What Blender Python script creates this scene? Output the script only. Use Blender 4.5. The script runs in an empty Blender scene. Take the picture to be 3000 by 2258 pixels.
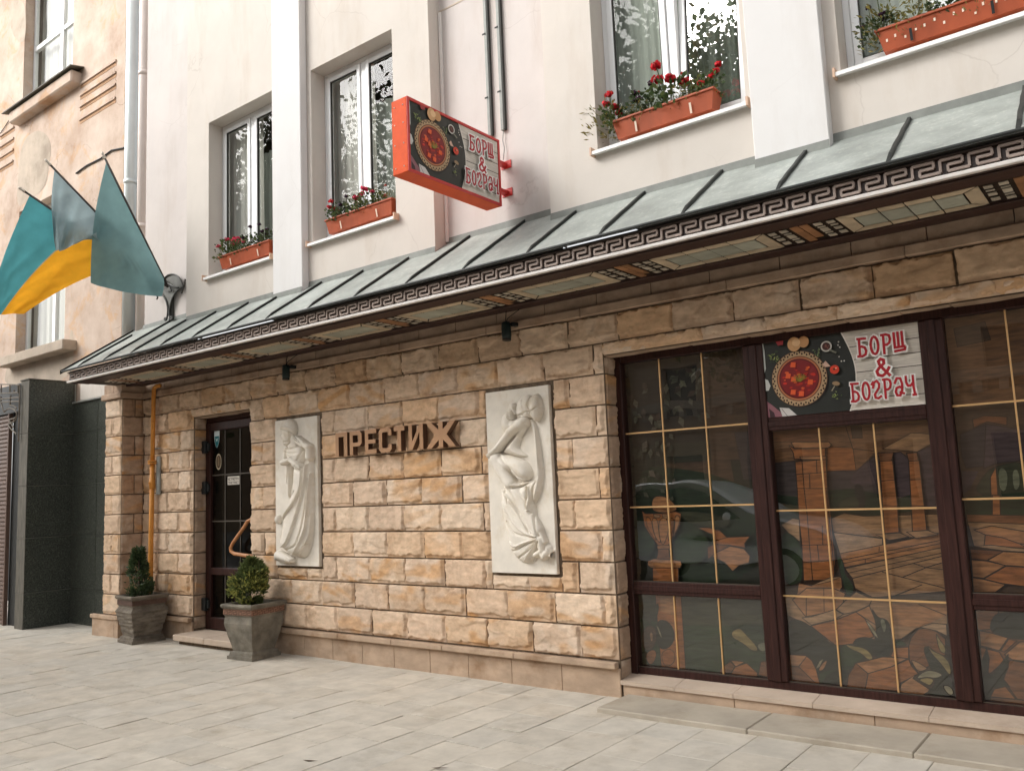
import bpy, math, random
import numpy as np
from mathutils import Vector, Matrix
C = bpy.context.scene
R = math.radians

# ---------------------------------------------------------------- camera, sky, sun
CAM_LOC = (0.0, -5.719, 1.6)
yaw, pitch, roll = -0.65293, 0.12256, 0.042497
fw = Vector((math.sin(yaw)*math.cos(pitch), math.cos(yaw)*math.cos(pitch), math.sin(pitch)))
rt = Vector((math.cos(yaw), -math.sin(yaw), 0))
dn = fw.cross(rt)
r2 = rt*math.cos(roll) + dn*math.sin(roll)
d2 = dn*math.cos(roll) - rt*math.sin(roll)
cd = bpy.data.cameras.new('camera'); cam = bpy.data.objects.new('camera', cd); C.collection.objects.link(cam)
mw = Matrix((r2, -d2, -fw)).transposed().to_4x4(); mw.translation = CAM_LOC
cam.matrix_world = mw
cd.sensor_fit = 'HORIZONTAL'; cd.sensor_width = 36.0; cd.lens = 36.0*2469.0/3000.0
cd.clip_start = 0.05; cd.clip_end = 500
C.camera = cam
SUN_DIR = Vector((-0.55, -0.63, 0.55)).normalized()       # towards the sun
w = bpy.data.worlds.new('World'); C.world = w; w.use_nodes = True
nt = w.node_tree; bg = nt.nodes['Background']
sky = nt.nodes.new('ShaderNodeTexSky'); sky.sky_type = 'NISHITA'; sky.sun_disc = False
sky.sun_elevation = math.asin(SUN_DIR.z); sky.sun_rotation = math.atan2(SUN_DIR.x, SUN_DIR.y)
sky.dust_density = 4.0; sky.air_density = 1.0; sky.ozone_density = 1.0
hs = nt.nodes.new('ShaderNodeHueSaturation'); hs.inputs['Saturation'].default_value = 0.12
nt.links.new(sky.outputs[0], hs.inputs['Color']); nt.links.new(hs.outputs[0], bg.inputs[0])
bg.inputs[1].default_value = 0.15
sd = bpy.data.lights.new('sun', 'SUN'); so = bpy.data.objects.new('sun', sd); C.collection.objects.link(so)
sd.energy = 1.25; sd.angle = R(38); sd.color = (1.0, 0.97, 0.92)
so.rotation_euler = SUN_DIR.to_track_quat('Z', 'Y').to_euler()
vs = C.view_settings; vs.view_transform = 'Standard'; vs.look = 'None'; vs.exposure = 1.06; vs.gamma = 1
vs.use_curve_mapping = False
C.cycles.max_bounces = 8; C.cycles.transparent_max_bounces = 12

# ---------------------------------------------------------------- helpers
ORG = {}
def tag(o, label=None, cat=None, group=None, kind=None):
    if label: o['label'] = label
    if cat: o['category'] = cat
    if group: o['group'] = group
    if kind: o['kind'] = kind
    return o
def empty(name, loc, label, cat, group=None):
    o = bpy.data.objects.new(name, None); C.collection.objects.link(o); o.location = loc
    o.empty_display_size = .1; ORG[o] = Vector(loc)
    return tag(o, label, cat, group)
class MB:
    def __init__(s): s.v = []; s.f = []; s.c = None; s.n = 0
    def add(s, vs, fs, col=None):
        b = len(s.v); s.v += [tuple(p) for p in vs]; s.f += [tuple(i+b for i in f) for f in fs]
        if col is not None:
            if s.c is None: s.c = [(1,1,1)]*b
            s.c += [tuple(col)]*len(vs) if not isinstance(col, list) else col
        elif s.c is not None: s.c += [(1,1,1)]*len(vs)
        return s
    def box(s, x0,x1,y0,y1,z0,z1, col=None):
        return s.add([(x0,y0,z0),(x1,y0,z0),(x1,y1,z0),(x0,y1,z0),(x0,y0,z1),(x1,y0,z1),(x1,y1,z1),(x0,y1,z1)],
            [(0,3,2,1),(4,5,6,7),(0,1,5,4),(1,2,6,5),(2,3,7,6),(3,0,4,7)], col)
    def cbox(s, x0,x1,y0,y1,z0,z1, b=.005, col=None):          # box with chamfered vertical/horizontal edges
        vs=[]; 
        for (x,sx) in ((x0,1),(x1,-1)):
            for (y,sy) in ((y0,1),(y1,-1)):
                for (z,sz) in ((z0,1),(z1,-1)):
                    vs += [(x,y+sy*b,z+sz*b),(x+sx*b,y,z+sz*b),(x+sx*b,y+sy*b,z)]
        import itertools
        I=lambda i,j,k,a:((i*2+j)*2+k)*3+a
        fs=[]
        for i in (0,1): fs.append([I(i,0,0,0),I(i,1,0,0),I(i,1,1,0),I(i,0,1,0)])
        for j in (0,1): fs.append([I(0,j,0,1),I(1,j,0,1),I(1,j,1,1),I(0,j,1,1)])
        for k in (0,1): fs.append([I(0,0,k,2),I(1,0,k,2),I(1,1,k,2),I(0,1,k,2)])
        for i in (0,1):
            for j in (0,1): fs.append([I(i,j,0,0),I(i,j,0,1),I(i,j,1,1),I(i,j,1,0)])
            for k in (0,1): fs.append([I(i,0,k,0),I(i,0,k,2),I(i,1,k,2),I(i,1,k,0)])
        for j in (0,1):
            for k in (0,1): fs.append([I(0,j,k,1),I(0,j,k,2),I(1,j,k,2),I(1,j,k,1)])
        for i,j,k in itertools.product((0,1),repeat=3): fs.append([I(i,j,k,0),I(i,j,k,1),I(i,j,k,2)])
        ctr=Vector(((x0+x1)/2,(y0+y1)/2,(z0+z1)/2)); out=[]
        for f in fs:
            p=[Vector(vs[q]) for q in f]; nn=(p[1]-p[0]).cross(p[2]-p[0])
            if nn.dot(sum(p,Vector())/len(p)-ctr)<0: f=f[::-1]
            out.append(f)
        return s.add(vs,out,col)
    def quad(s, a,b,c,d, col=None): return s.add([a,b,c,d],[(0,1,2,3)],col)
    def tube(s, pts, r, seg=8, col=None, cap=True):
        pts=[Vector(p) for p in pts]; rr=r if isinstance(r,(list,tuple)) else [r]*len(pts)
        vs=[]; fs=[]; up=None
        for i,p in enumerate(pts):
            t=(pts[min(i+1,len(pts)-1)]-pts[max(i-1,0)]).normalized()
            if up is None: up=Vector((0,0,1)) if abs(t.z)<.9 else Vector((1,0,0))
            a=t.cross(up); a=a.normalized() if a.length>1e-6 else t.orthogonal().normalized(); b=a.cross(t).normalized(); up=b
            for k in range(seg):
                an=2*math.pi*k/seg; vs.append(p+(a*math.cos(an)+b*math.sin(an))*rr[i])
        for i in range(len(pts)-1):
            for k in range(seg):
                k2=(k+1)%seg; fs.append((i*seg+k,i*seg+k2,(i+1)*seg+k2,(i+1)*seg+k))
        if cap: fs.append(tuple(range(seg))[::-1]); fs.append(tuple((len(pts)-1)*seg+k for k in range(seg)))
        return s.add(vs,fs,col)
    def ball(s, c, r, seg=8, col=None, sc=(1,1,1)):
        vs=[];fs=[];n=seg//2+1
        for i in range(n):
            th=math.pi*i/(n-1)
            for k in range(seg):
                ph=2*math.pi*k/seg; vs.append((c[0]+r*sc[0]*math.sin(th)*math.cos(ph),c[1]+r*sc[1]*math.sin(th)*math.sin(ph),c[2]+r*sc[2]*math.cos(th)))
        for i in range(n-1):
            for k in range(seg): fs.append((i*seg+k,(i+1)*seg+k,(i+1)*seg+(k+1)%seg,i*seg+(k+1)%seg))
        return s.add(vs,fs,col)
    def prism(s, poly, axis, a0, a1, col=None):                  # polygon extruded along an axis ('y' => poly is (x,z), 'x' => (y,z))
        n=len(poly); P=(lambda p,t:(p[0],t,p[1])) if axis=='y' else ((lambda p,t:(t,p[0],p[1])) if axis=='x' else (lambda p,t:(p[0],p[1],t)))
        ar=sum(poly[i][0]*poly[(i+1)%n][1]-poly[(i+1)%n][0]*poly[i][1] for i in range(n))
        vs=[P(p,a0) for p in poly]+[P(p,a1) for p in poly]
        fs=[tuple(range(n)),tuple(range(2*n-1,n-1,-1))]+[(i,i+n,(i+1)%n+n,(i+1)%n) for i in range(n)]
        flip=(ar<0)
        if axis=='x' or axis=='z': flip=not flip
        if a1<a0: flip=not flip
        if flip: fs=[f[::-1] for f in fs]
        return s.add(vs,fs,col)
    def build(s, name, m, parent=None, smooth=False, loc=None):
        me=bpy.data.meshes.new(name); o=bpy.data.objects.new(name,me); C.collection.objects.link(o)
        org=ORG[parent] if parent is not None else Vector(loc or (0,0,0))
        ORG[o]=org
        me.from_pydata([(p[0]-org.x,p[1]-org.y,p[2]-org.z) for p in s.v],[],s.f)
        if s.c is not None:
            at=me.color_attributes.new('Col','FLOAT_COLOR','POINT')
            a=np.ones((len(s.v),4),np.float32); a[:,:3]=np.array(s.c,np.float32); at.data.foreach_set('color',a.ravel())
        if m: me.materials.append(m)
        if smooth: me.polygons.foreach_set('use_smooth',[True]*len(me.polygons))
        if parent is not None: o.parent=parent
        else: o.location=org
        return o
def npmesh(name, V, F, m, parent=None, col=None, smooth=True, loc=(0,0,0)):      # V (n,3), F (k,4)
    me=bpy.data.meshes.new(name); o=bpy.data.objects.new(name,me); C.collection.objects.link(o)
    org=ORG[parent] if parent is not None else Vector(loc); ORG[o]=org
    V=np.asarray(V,np.float32)-np.array(org,np.float32); F=np.asarray(F,np.int32)
    me.vertices.add(len(V)); me.vertices.foreach_set('co',V.ravel())
    me.loops.add(F.size); me.loops.foreach_set('vertex_index',F.ravel())
    me.polygons.add(len(F)); me.polygons.foreach_set('loop_start',np.arange(0,F.size,F.shape[1],dtype=np.int32))
    me.polygons.foreach_set('loop_total',np.full(len(F),F.shape[1],np.int32))
    me.update(calc_edges=True); me.validate()
    if col is not None:
        at=me.color_attributes.new('Col','FLOAT_COLOR','POINT')
        a=np.ones((len(V),4),np.float32); a[:,:3]=col; at.data.foreach_set('color',a.ravel())
    me.materials.append(m)
    me.polygons.foreach_set("use_smooth",np.full(len(me.polygons),bool(smooth)))
    if parent is not None: o.parent=parent
    else: o.location=org
    return o
def mat(name, col, rough=.75, var=.12, scale=6, bump=0, bscale=40, spec=.3, metal=0, attr=False, col2=None, stretch=(1,1,1), detail=6, crack=0, crackscale=1.2, dirt=None, dirtscale=2, bdist=.01, trans=0, pos=(.35,.65), dst=(1,1,1), dirt2=None):
    m=bpy.data.materials.new(name); m.use_nodes=True; t=m.node_tree; N=t.nodes; L=t.links
    b=N['Principled BSDF']; b.inputs['Roughness'].default_value=rough; b.inputs['Specular IOR Level'].default_value=spec; b.inputs['Metallic'].default_value=metal
    tc=N.new('ShaderNodeTexCoord'); mp=N.new('ShaderNodeMapping'); mp.inputs['Scale'].default_value=stretch; L.new(tc.outputs['Object'],mp.inputs[0])
    no=N.new('ShaderNodeTexNoise'); no.inputs['Scale'].default_value=scale; no.inputs['Detail'].default_value=detail; no.inputs['Roughness'].default_value=.62
    L.new(mp.outputs[0],no.inputs['Vector'])
    mr=N.new('ShaderNodeMapRange'); mr.inputs[1].default_value=pos[0]; mr.inputs[2].default_value=pos[1]; L.new(no.outputs[0],mr.inputs[0])
    mx=N.new('ShaderNodeMix'); mx.data_type='RGBA'
    c1=[max(0,v*(1-var)) for v in col]; c2=[min(1,v*(1+var)) for v in col] if col2 is None else col2
    mx.inputs[6].default_value=(*c1,1); mx.inputs[7].default_value=(*c2,1); L.new(mr.outputs[0],mx.inputs[0])
    out=mx.outputs[2]
    def mul(o,fac,c):
        q=N.new('ShaderNodeMix'); q.data_type='RGBA'; q.blend_type='MULTIPLY'; L.new(o,q.inputs[6])
        if isinstance(fac,float): q.inputs[0].default_value=fac
        else: L.new(fac,q.inputs[0])
        if isinstance(c,tuple): q.inputs[7].default_value=(*c,1)
        else: L.new(c,q.inputs[7])
        return q.outputs[2]
    if attr:
        va=N.new('ShaderNodeVertexColor'); va.layer_name='Col'; out=mul(out,1.0,va.outputs[0])
    if dirt:
        n2=N.new('ShaderNodeTexNoise'); n2.inputs['Scale'].default_value=dirtscale; n2.inputs['Detail'].default_value=8; n2.inputs['Roughness'].default_value=.7
        m2=N.new('ShaderNodeMapping'); m2.inputs['Scale'].default_value=dst; L.new(tc.outputs['Object'],m2.inputs[0]); L.new(m2.outputs[0],n2.inputs['Vector'])
        r=N.new('ShaderNodeMapRange'); r.inputs[1].default_value=.52; r.inputs[2].default_value=.72; L.new(n2.outputs[0],r.inputs[0])
        out=mul(out,r.outputs[0],dirt)
        if dirt2:
            n4=N.new('ShaderNodeTexNoise'); n4.inputs['Scale'].default_value=dirtscale*1.9; n4.inputs['Detail'].default_value=9; n4.inputs['Roughness'].default_value=.72; n4.inputs['Distortion'].default_value=.6
            a4=N.new('ShaderNodeVectorMath'); a4.inputs[1].default_value=(7.3,2.1,4.4); L.new(m2.outputs[0],a4.inputs[0]); L.new(a4.outputs[0],n4.inputs['Vector'])
            r4=N.new('ShaderNodeMapRange'); r4.inputs[1].default_value=.53; r4.inputs[2].default_value=.62; L.new(n4.outputs[0],r4.inputs[0]); out=mul(out,r4.outputs[0],dirt2)
    bumpsrc=no
    if crack:
        nz=N.new('ShaderNodeTexNoise'); nz.inputs['Scale'].default_value=2.2; nz.inputs['Detail'].default_value=5; L.new(tc.outputs['Object'],nz.inputs['Vector'])
        ad=N.new('ShaderNodeVectorMath'); ad.operation='MULTIPLY_ADD'; ad.inputs[1].default_value=(.35,.35,.35); L.new(nz.outputs['Color'],ad.inputs[0]); L.new(tc.outputs['Object'],ad.inputs[2])
        vo=N.new('ShaderNodeTexVoronoi'); vo.feature='DISTANCE_TO_EDGE'; vo.inputs['Scale'].default_value=crackscale; L.new(ad.outputs[0],vo.inputs['Vector'])
        r=N.new('ShaderNodeMapRange'); r.inputs[1].default_value=0; r.inputs[2].default_value=.006*crackscale; r.inputs[3].default_value=1; r.inputs[4].default_value=0; L.new(vo.outputs[0],r.inputs[0])
        n3=N.new('ShaderNodeTexNoise'); n3.inputs['Scale'].default_value=.9; L.new(tc.outputs['Object'],n3.inputs['Vector'])
        r3=N.new('ShaderNodeMapRange'); r3.inputs[1].default_value=.5; r3.inputs[2].default_value=.62; r3.inputs[4].default_value=crack; L.new(n3.outputs[0],r3.inputs[0])
        mm=N.new('ShaderNodeMath'); mm.operation='MULTIPLY'; L.new(r.outputs[0],mm.inputs[0]); L.new(r3.outputs[0],mm.inputs[1])
        out=mul(out,mm.outputs[0],(.35,.28,.24))
    L.new(out,b.inputs['Base Color'])
    if bump:
        nb=N.new('ShaderNodeTexNoise'); nb.inputs['Scale'].default_value=bscale; nb.inputs['Detail'].default_value=6; L.new(mp.outputs[0],nb.inputs['Vector'])
        bp=N.new('ShaderNodeBump'); bp.inputs['Strength'].default_value=bump; bp.inputs['Distance'].default_value=bdist; L.new(nb.outputs[0],bp.inputs['Height']); L.new(bp.outputs[0],b.inputs['Normal'])
    if trans:
        b.inputs['Subsurface Weight'].default_value=0
        tr=N.new('ShaderNodeBsdfTranslucent'); L.new(out,tr.inputs[0]); ms=N.new('ShaderNodeMixShader'); ms.inputs[0].default_value=trans
        L.new(b.outputs[0],ms.inputs[1]); L.new(tr.outputs[0],ms.inputs[2]); L.new(ms.outputs[0],N['Material Output'].inputs[0])
    return m
def glass(name, tint=(.85,.87,.85), ior=1.9, rough=0.0, wav=.0):
    m=bpy.data.materials.new(name); m.use_nodes=True; t=m.node_tree; N=t.nodes; L=t.links; N.remove(N['Principled BSDF'])
    tr=N.new('ShaderNodeBsdfTransparent'); tr.inputs[0].default_value=(*tint,1); gl=N.new('ShaderNodeBsdfAnisotropic'); gl.inputs['Roughness'].default_value=rough
    gl.inputs[0].default_value=(1,1,1,1)
    lw=N.new('ShaderNodeLayerWeight'); lw.inputs[0].default_value=.5; pw=N.new('ShaderNodeMath'); pw.operation='POWER'; L.new(lw.outputs['Facing'],pw.inputs[0]); pw.inputs[1].default_value=5; fr=N.new('ShaderNodeMath'); fr.operation='MULTIPLY_ADD'; L.new(pw.outputs[0],fr.inputs[0]); fr.inputs[1].default_value=1-ior; fr.inputs[2].default_value=ior; ms=N.new('ShaderNodeMixShader'); L.new(fr.outputs[0],ms.inputs[0]); L.new(tr.outputs[0],ms.inputs[1]); L.new(gl.outputs[0],ms.inputs[2])
    if wav:
        tc=N.new('ShaderNodeTexCoord'); no=N.new('ShaderNodeTexNoise'); no.inputs['Scale'].default_value=1.7; no.inputs['Detail'].default_value=1; L.new(tc.outputs['Object'],no.inputs['Vector'])
        bp=N.new('ShaderNodeBump'); bp.inputs['Strength'].default_value=wav; bp.inputs['Distance'].default_value=.02; L.new(no.outputs[0],bp.inputs['Height']); L.new(bp.outputs[0],gl.inputs['Normal']); 
    L.new(ms.outputs[0],N['Material Output'].inputs[0]); return m
rng=np.random.default_rng(11)
_NZ={}
def vn(u,v,cell,seed):                                            # value noise in -1..1
    if seed not in _NZ: _NZ[seed]=np.random.default_rng(seed).uniform(-1,1,(64,64))
    g=_NZ[seed]; a=u/cell; b=v/cell; i=np.floor(a).astype(int); j=np.floor(b).astype(int); fa=a-i; fb=b-j
    fa=fa*fa*(3-2*fa); fb=fb*fb*(3-2*fb)
    G=lambda p,q:g[p%64,q%64]
    return (G(i,j)*(1-fa)+G(i+1,j)*fa)*(1-fb)+(G(i,j+1)*(1-fa)+G(i+1,j+1)*fa)*fb
def sst(x): x=np.clip(x,0,1); return x*x*(3-2*x)

# colour of a srgb triple as linear
def lin(r,g,b): return tuple(((v/255)/12.92 if v/255<=.04045 else ((v/255+.055)/1.055)**2.4) for v in (r,g,b))

M={}
M['stone']=mat('sandstone',(.9,.9,.9),.85,.16,9,.35,90,.15,attr=True,stretch=(1,1,2.2),dirt=(.72,.66,.6),dirtscale=3.5,bdist=.004)
M['mortar']=mat('mortar',(.16,.12,.085),.95,.3,20,.3,120,.1)
M['smooth_stone']=mat('smooth_sandstone',(.43,.315,.225),.8,.16,4,.15,120,.2,stretch=(1,1,2),dirt=(.7,.6,.5),dirtscale=2.5,bdist=.003)
M['brown_stone']=mat('brown_sandstone',(.42,.305,.22),.8,.2,4,.15,120,.2,stretch=(1,1,2),dirt=(.65,.55,.48),dirtscale=2.5,bdist=.003)
M['plaster']=mat('cream_plaster',(.63,.58,.525),.9,.05,1.1,.12,160,.1,crack=.2,dirt=(.90,.865,.83),dirtscale=1.3,dst=(1.6,1.6,.35),bdist=.003)
M['plaster_pink']=mat('pinkish_plaster',(.61,.56,.53),.9,.05,1.1,.12,160,.1,crack=.2,dirt=(.90,.87,.84),dirtscale=1.3,dst=(1.6,1.6,.35),bdist=.003)
M['plaster_white']=mat('white_painted_plaster',(.72,.705,.69),.9,.03,1.0,.1,160,.1,crack=.1,dirt=(.93,.915,.90),dirtscale=1.3,dst=(1.6,1.6,.3),bdist=.003)
M['peach']=mat('peeling_peach_plaster',(.575,.43,.335),.95,.16,1.3,.35,60,.1,col2=(.66,.545,.46),crack=1.0,crackscale=.8,dirt=(.74,.68,.64),dirtscale=1.1,dirt2=(1.02,.89,.74),bdist=.006)
M['grey_plaster']=mat('grey_cement_plaster',(.50,.42,.34),.95,.15,2.0,.25,60,.1,dirt=(.7,.68,.66),dirtscale=1.2,bdist=.006)
M['groove']=mat('brown_groove_plaster',(.40,.24,.14),.95,.15,4)
M['granite']=mat('dark_green_granite',(.052,.057,.048),.30,.6,60,.0,spec=.4,dirt=(2.1,2.15,2.0),dirtscale=38)
M['granite_old']=mat('weathered_granite',(.11,.10,.08),.7,.25,8,.1,80,.3,stretch=(3,3,.6))
M['joint']=mat('pale_joint',(.42,.42,.37),.9,.1)
M['pvc_white']=mat('white_window_frame',(.82,.83,.83),.35,.02,2,spec=.4)
M['gasket']=mat('dark_gasket',(.05,.05,.045),.7,.1)
M['sill_white']=mat('white_painted_sill',(.85,.84,.82),.45,.03,4,spec=.35)
M['sill_cap']=mat('pinkish_sill_cap',(.62,.42,.30),.6,.05)
M['wood_pvc']=mat('mahogany_window_frame',(.032,.0125,.0105),.42,.3,4,.05,30,.22,stretch=(14,14,.9),bdist=.002,col2=(.047,.0185,.0145))
M['brass']=mat('gold_muntin',(.62,.38,.17),.38,.1,8,spec=.5,metal=.35)
M['brass_dull']=mat('dull_bronze_muntin',(.055,.043,.03),.5,.1,8,spec=.5)
M['roof']=mat('grey_green_zinc',(.32,.345,.32),.5,.22,3,.08,30,.45,stretch=(1,1,1),dirt=(1.5,1.45,1.4),dirtscale=26,bdist=.004,metal=.15)
M['seam']=mat('dark_roof_seam',(.020,.022,.020),.5,.3,10)
M['flashing']=mat('grey_flashing',(.19,.20,.18),.55,.15,6)
M['fascia']=mat('dark_brown_fascia',(.030,.017,.013),.45,.35,6,.1,40,.4,stretch=(1,10,10),bdist=.002)
M['fret']=mat('dusty_pink_fret',(.31,.245,.21),.6,.15,14)
M['strip']=mat('cream_strip',(.66,.62,.58),.5,.06,5)
M['soffit_brown']=mat('dark_brown_soffit',(.05,.026,.021),.5,.3,6,stretch=(1,10,1))
M['tile_attr']=mat('soffit_glass_tiles',(.9,.9,.9),.35,.14,7,attr=True,spec=.4)
M['pave']=mat('paving_slab',(.95,.95,.95),.9,.13,5.0,.25,140,.12,attr=True,dirt=(.80,.77,.73),dirtscale=2.6,bdist=.003)
M['pave_joint']=mat('sandy_joint',(.43,.39,.335),.95,.2,8)
M['step']=mat('sandstone_step',(.50,.40,.315),.8,.1,3,.15,120,.2,stretch=(1,1,2),dirt=(.78,.75,.70),dirtscale=2.0,bdist=.003)
M['step_low']=mat('worn_grey_step',(.42,.37,.30),.85,.1,3,.15,120,.15,dirt=(.8,.76,.70),dirtscale=1.6,bdist=.003)
M['relief']=mat('ivory_relief',(.73,.675,.59),.6,.08,5,.08,120,.3,dirt=(.86,.80,.70),dirtscale=4,bdist=.002)
M['letter']=mat('tan_letter',(.40,.225,.12),.5,.08,6,spec=.35)
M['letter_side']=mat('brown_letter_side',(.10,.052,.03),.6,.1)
M['sign_red']=mat('orange_red_sign_box',(.68,.085,.014),.6,.07,6,spec=.2,dirt=(.9,.85,.85),dirtscale=8)
M['sign_red_dark']=mat('red_sign_trim',(.52,.035,.03),.42,.06,6,spec=.4)
M['print']=mat('printed_picture',(.95,.95,.95),.4,.05,30,attr=True,spec=.35)
M['print_grain']=mat('printed_wood_grain',(.95,.95,.95),.4,.24,5,attr=True,spec=.35,stretch=(1.2,1.2,22))
M['gas']=mat('orange_gas_pipe',(.62,.26,.045),.5,.12,9,.1,40,.35,dirt=(.55,.4,.3),dirtscale=9)
M['iron']=mat('wrought_iron',(.052,.05,.043),.55,.25,12,spec=.4)
M['iron_plate']=mat('olive_iron_plate',(.095,.092,.075),.5,.2,9,spec=.4)
M['lamp']=mat('dark_teal_lamp',(.012,.026,.026),.45,.2,10,spec=.4)
M['black']=mat('black_metal',(.012,.014,.014),.5,.2,10,spec=.4)
M['steel']=mat('galvanised_drainpipe',(.70,.74,.73),.42,.10,5,spec=.4,metal=.3,stretch=(1,1,.3))
M['pinkpipe']=mat('cream_drainpipe',(.70,.61,.56),.6,.08,5,stretch=(1,1,.3))
M['conduit']=mat('grey_conduit',(.30,.31,.29),.6,.12,8)
M['conduit_dark']=mat('dark_conduit_side',(.05,.05,.045),.7,.1)
M['conduit_white']=mat('white_conduit',(.80,.77,.73),.6,.05,8)
M['terracotta']=mat('terracotta_plastic',(.34,.070,.024),.5,.14,7,spec=.35,stretch=(1,1,.4))
M['clip']=mat('cream_clip',(.75,.62,.5),.5,.05)
M['soil']=mat('dark_soil',(.05,.035,.025),1,.4,40,.5,80)
M['leaf']=mat('leaf',(.95,.95,.95),.5,.2,30,attr=True,spec=.35,trans=.35)
M['flower']=mat('petal',(.95,.95,.95),.6,.1,30,attr=True,spec=.2,trans=.25)
M['concrete']=mat('weathered_concrete_planter',(.20,.18,.145),.9,.3,6,.5,30,.15,dirt=(.6,.58,.55),dirtscale=4,bdist=.008)
M['planter_band']=mat('terracotta_planter_band',(.30,.165,.11),.85,.2,12)
M['band_dark']=mat('dark_planter_band',(.10,.06,.045),.9,.2,12)
M['cloth']=mat('flag_cloth',(.95,.95,.95),.6,.09,5,attr=True,spec=.2,trans=.35)
M['pole']=mat('dark_flagpole',(.06,.05,.045),.5,.1,5)
M['finial']=mat('pale_finial',(.62,.56,.48),.4,.1,5,metal=.4)
M['curtain']=mat('sheer_curtain',(.80,.79,.73),.9,.06,3,stretch=(6,6,.5),trans=.3)
M['curtain_green']=mat('grey_green_curtain',(.42,.46,.41),.9,.12,3,stretch=(8,8,.5),trans=.2)
M['room']=mat('dark_room',(.12,.115,.10),.95,.1)
M['art']=mat('stained_glass',(.66,.60,.54),.5,.38,5.5,attr=True,spec=.3,stretch=(1.5,1,9))
M['lead']=mat('lead_line',(.022,.014,.010),.6,.2,9)
M['shutter']=mat('brown_roller_shutter',(.135,.085,.065),.5,.12,4,spec=.3)
M['concrete_worn']=mat('worn_brown_planter',(.17,.145,.115),.9,.35,7,.5,30,.15,dirt=(.55,.5,.46),dirtscale=5,bdist=.008,stretch=(1,1,3))
M['lattice']=mat('rusty_lattice_iron',(.17,.145,.115),.7,.3,12)
M['asphalt']=mat('asphalt',(.075,.074,.072),.9,.2,30,.4,200)
M['kerb']=mat('granite_kerb',(.33,.32,.31),.85,.12,12)
M['opp_wall']=mat('ochre_facade',(.42,.29,.19),.9,.10,1.2)
M['opp_trim']=mat('stone_cornice',(.42,.34,.26),.9,.1,2)
M['opp_glass']=mat('dark_far_window',(.03,.032,.03),.2,.2,2,spec=.5)
M['bark']=mat('bark',(.11,.08,.055),.95,.3,12,.6,30)
M['car_paint']=mat('white_car_paint',(.90,.91,.92),.12,.02,2,spec=.5)
M['car_glass']=mat('dark_car_glass',(.012,.014,.016),.08,.1,2,spec=.5)
M['tyre']=mat('tyre_rubber',(.02,.02,.02),.85,.1)
M['note']=mat('paper_notice',(.62,.57,.5),.7,.05)
M['sticker']=mat('printed_sticker',(.95,.95,.95),.5,.03,9,attr=True)
M['handle']=mat('orange_wood_handle',(.50,.22,.085),.4,.1,8,spec=.4)
M['pane']=glass('window_glass',(.93,.94,.92),.018,0,.2)
M['pane_open']=glass('reflective_window_glass',(.7,.72,.7),.34,0,.12)
M['pane_shop']=glass('shop_glass',(.86,.86,.84),.105,0,.12)
M['pane_door']=glass('door_glass',(.5,.5,.48),.03,0,.1)

# ---------------------------------------------------------------- ground
def make_pavement():
    VX=[];FX=[];CX=[]; base=0; r=np.random.default_rng(5)
    x=-20.0; row=0
    while x<3.2:
        w_=.342+r.uniform(-.012,.012); y=.5+r.uniform(0,.5)
        while y>-6.22:
            l_=r.choice([.30,.34,.38,.46]); y0=max(y-l_,-6.22); g=.0014+r.uniform(0,.0016)
            zt=r.uniform(-.0022,.0022); tx,ty=r.uniform(-.002,.002,2); b=.004
            x0,x1,ya,yb=x+g,x+w_-g,y0+g*.7,y-g*.7
            if yb-ya>.03:
                P=[]
                for (dx,dz) in ((0,-.008),(0,-.002),(b,0)):
                    for (cx,cy) in ((x0+dx,ya+dx),(x1-dx,ya+dx),(x1-dx,yb-dx),(x0+dx,yb-dx)):
                        P.append((cx+0,cy,zt+dz+tx*(cx-x0)/w_+ty*(cy-ya)/l_))
                VX+=P
                for k in range(4):
                    k2=(k+1)%4
                    FX+=[(base+k,base+k2,base+4+k2,base+4+k),(base+4+k,base+4+k2,base+8+k2,base+8+k)]
                FX.append((base+8,base+9,base+10,base+11)); base+=12
                v=r.uniform(.95,1.04); t=r.uniform(-.008,.008); CX+=[((.60+t)*v,.55*v,(.47-t)*v)]*12
            y=y0
        x+=w_
    o=npmesh('pavement',VX,FX,M['pave'],None,np.array(CX),False); tag(o,kind='structure')
    m=MB(); m.quad((-40,-6.25,-.008),(20,-6.25,-.008),(20,1.0,-.008),(-40,1.0,-.008)); tag(m.build('pavement_bed',M['pave_joint']),kind='structure')
    m=MB(); m.cbox(-40,20,-6.42,-6.25,-.3,.004,.012); tag(m.build('kerb',M['kerb']),kind='structure')
    m=MB(); m.quad((-120,-14,-.13),(120,-14,-.13),(120,-6.3,-.13),(-120,-6.3,-.13)); tag(m.build('road',M['asphalt']),kind='structure')
    m=MB(); m.box(-120,120,-60,-14,-.3,0); tag(m.build('far_pavement',M['kerb']),kind='structure')
make_pavement()

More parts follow.
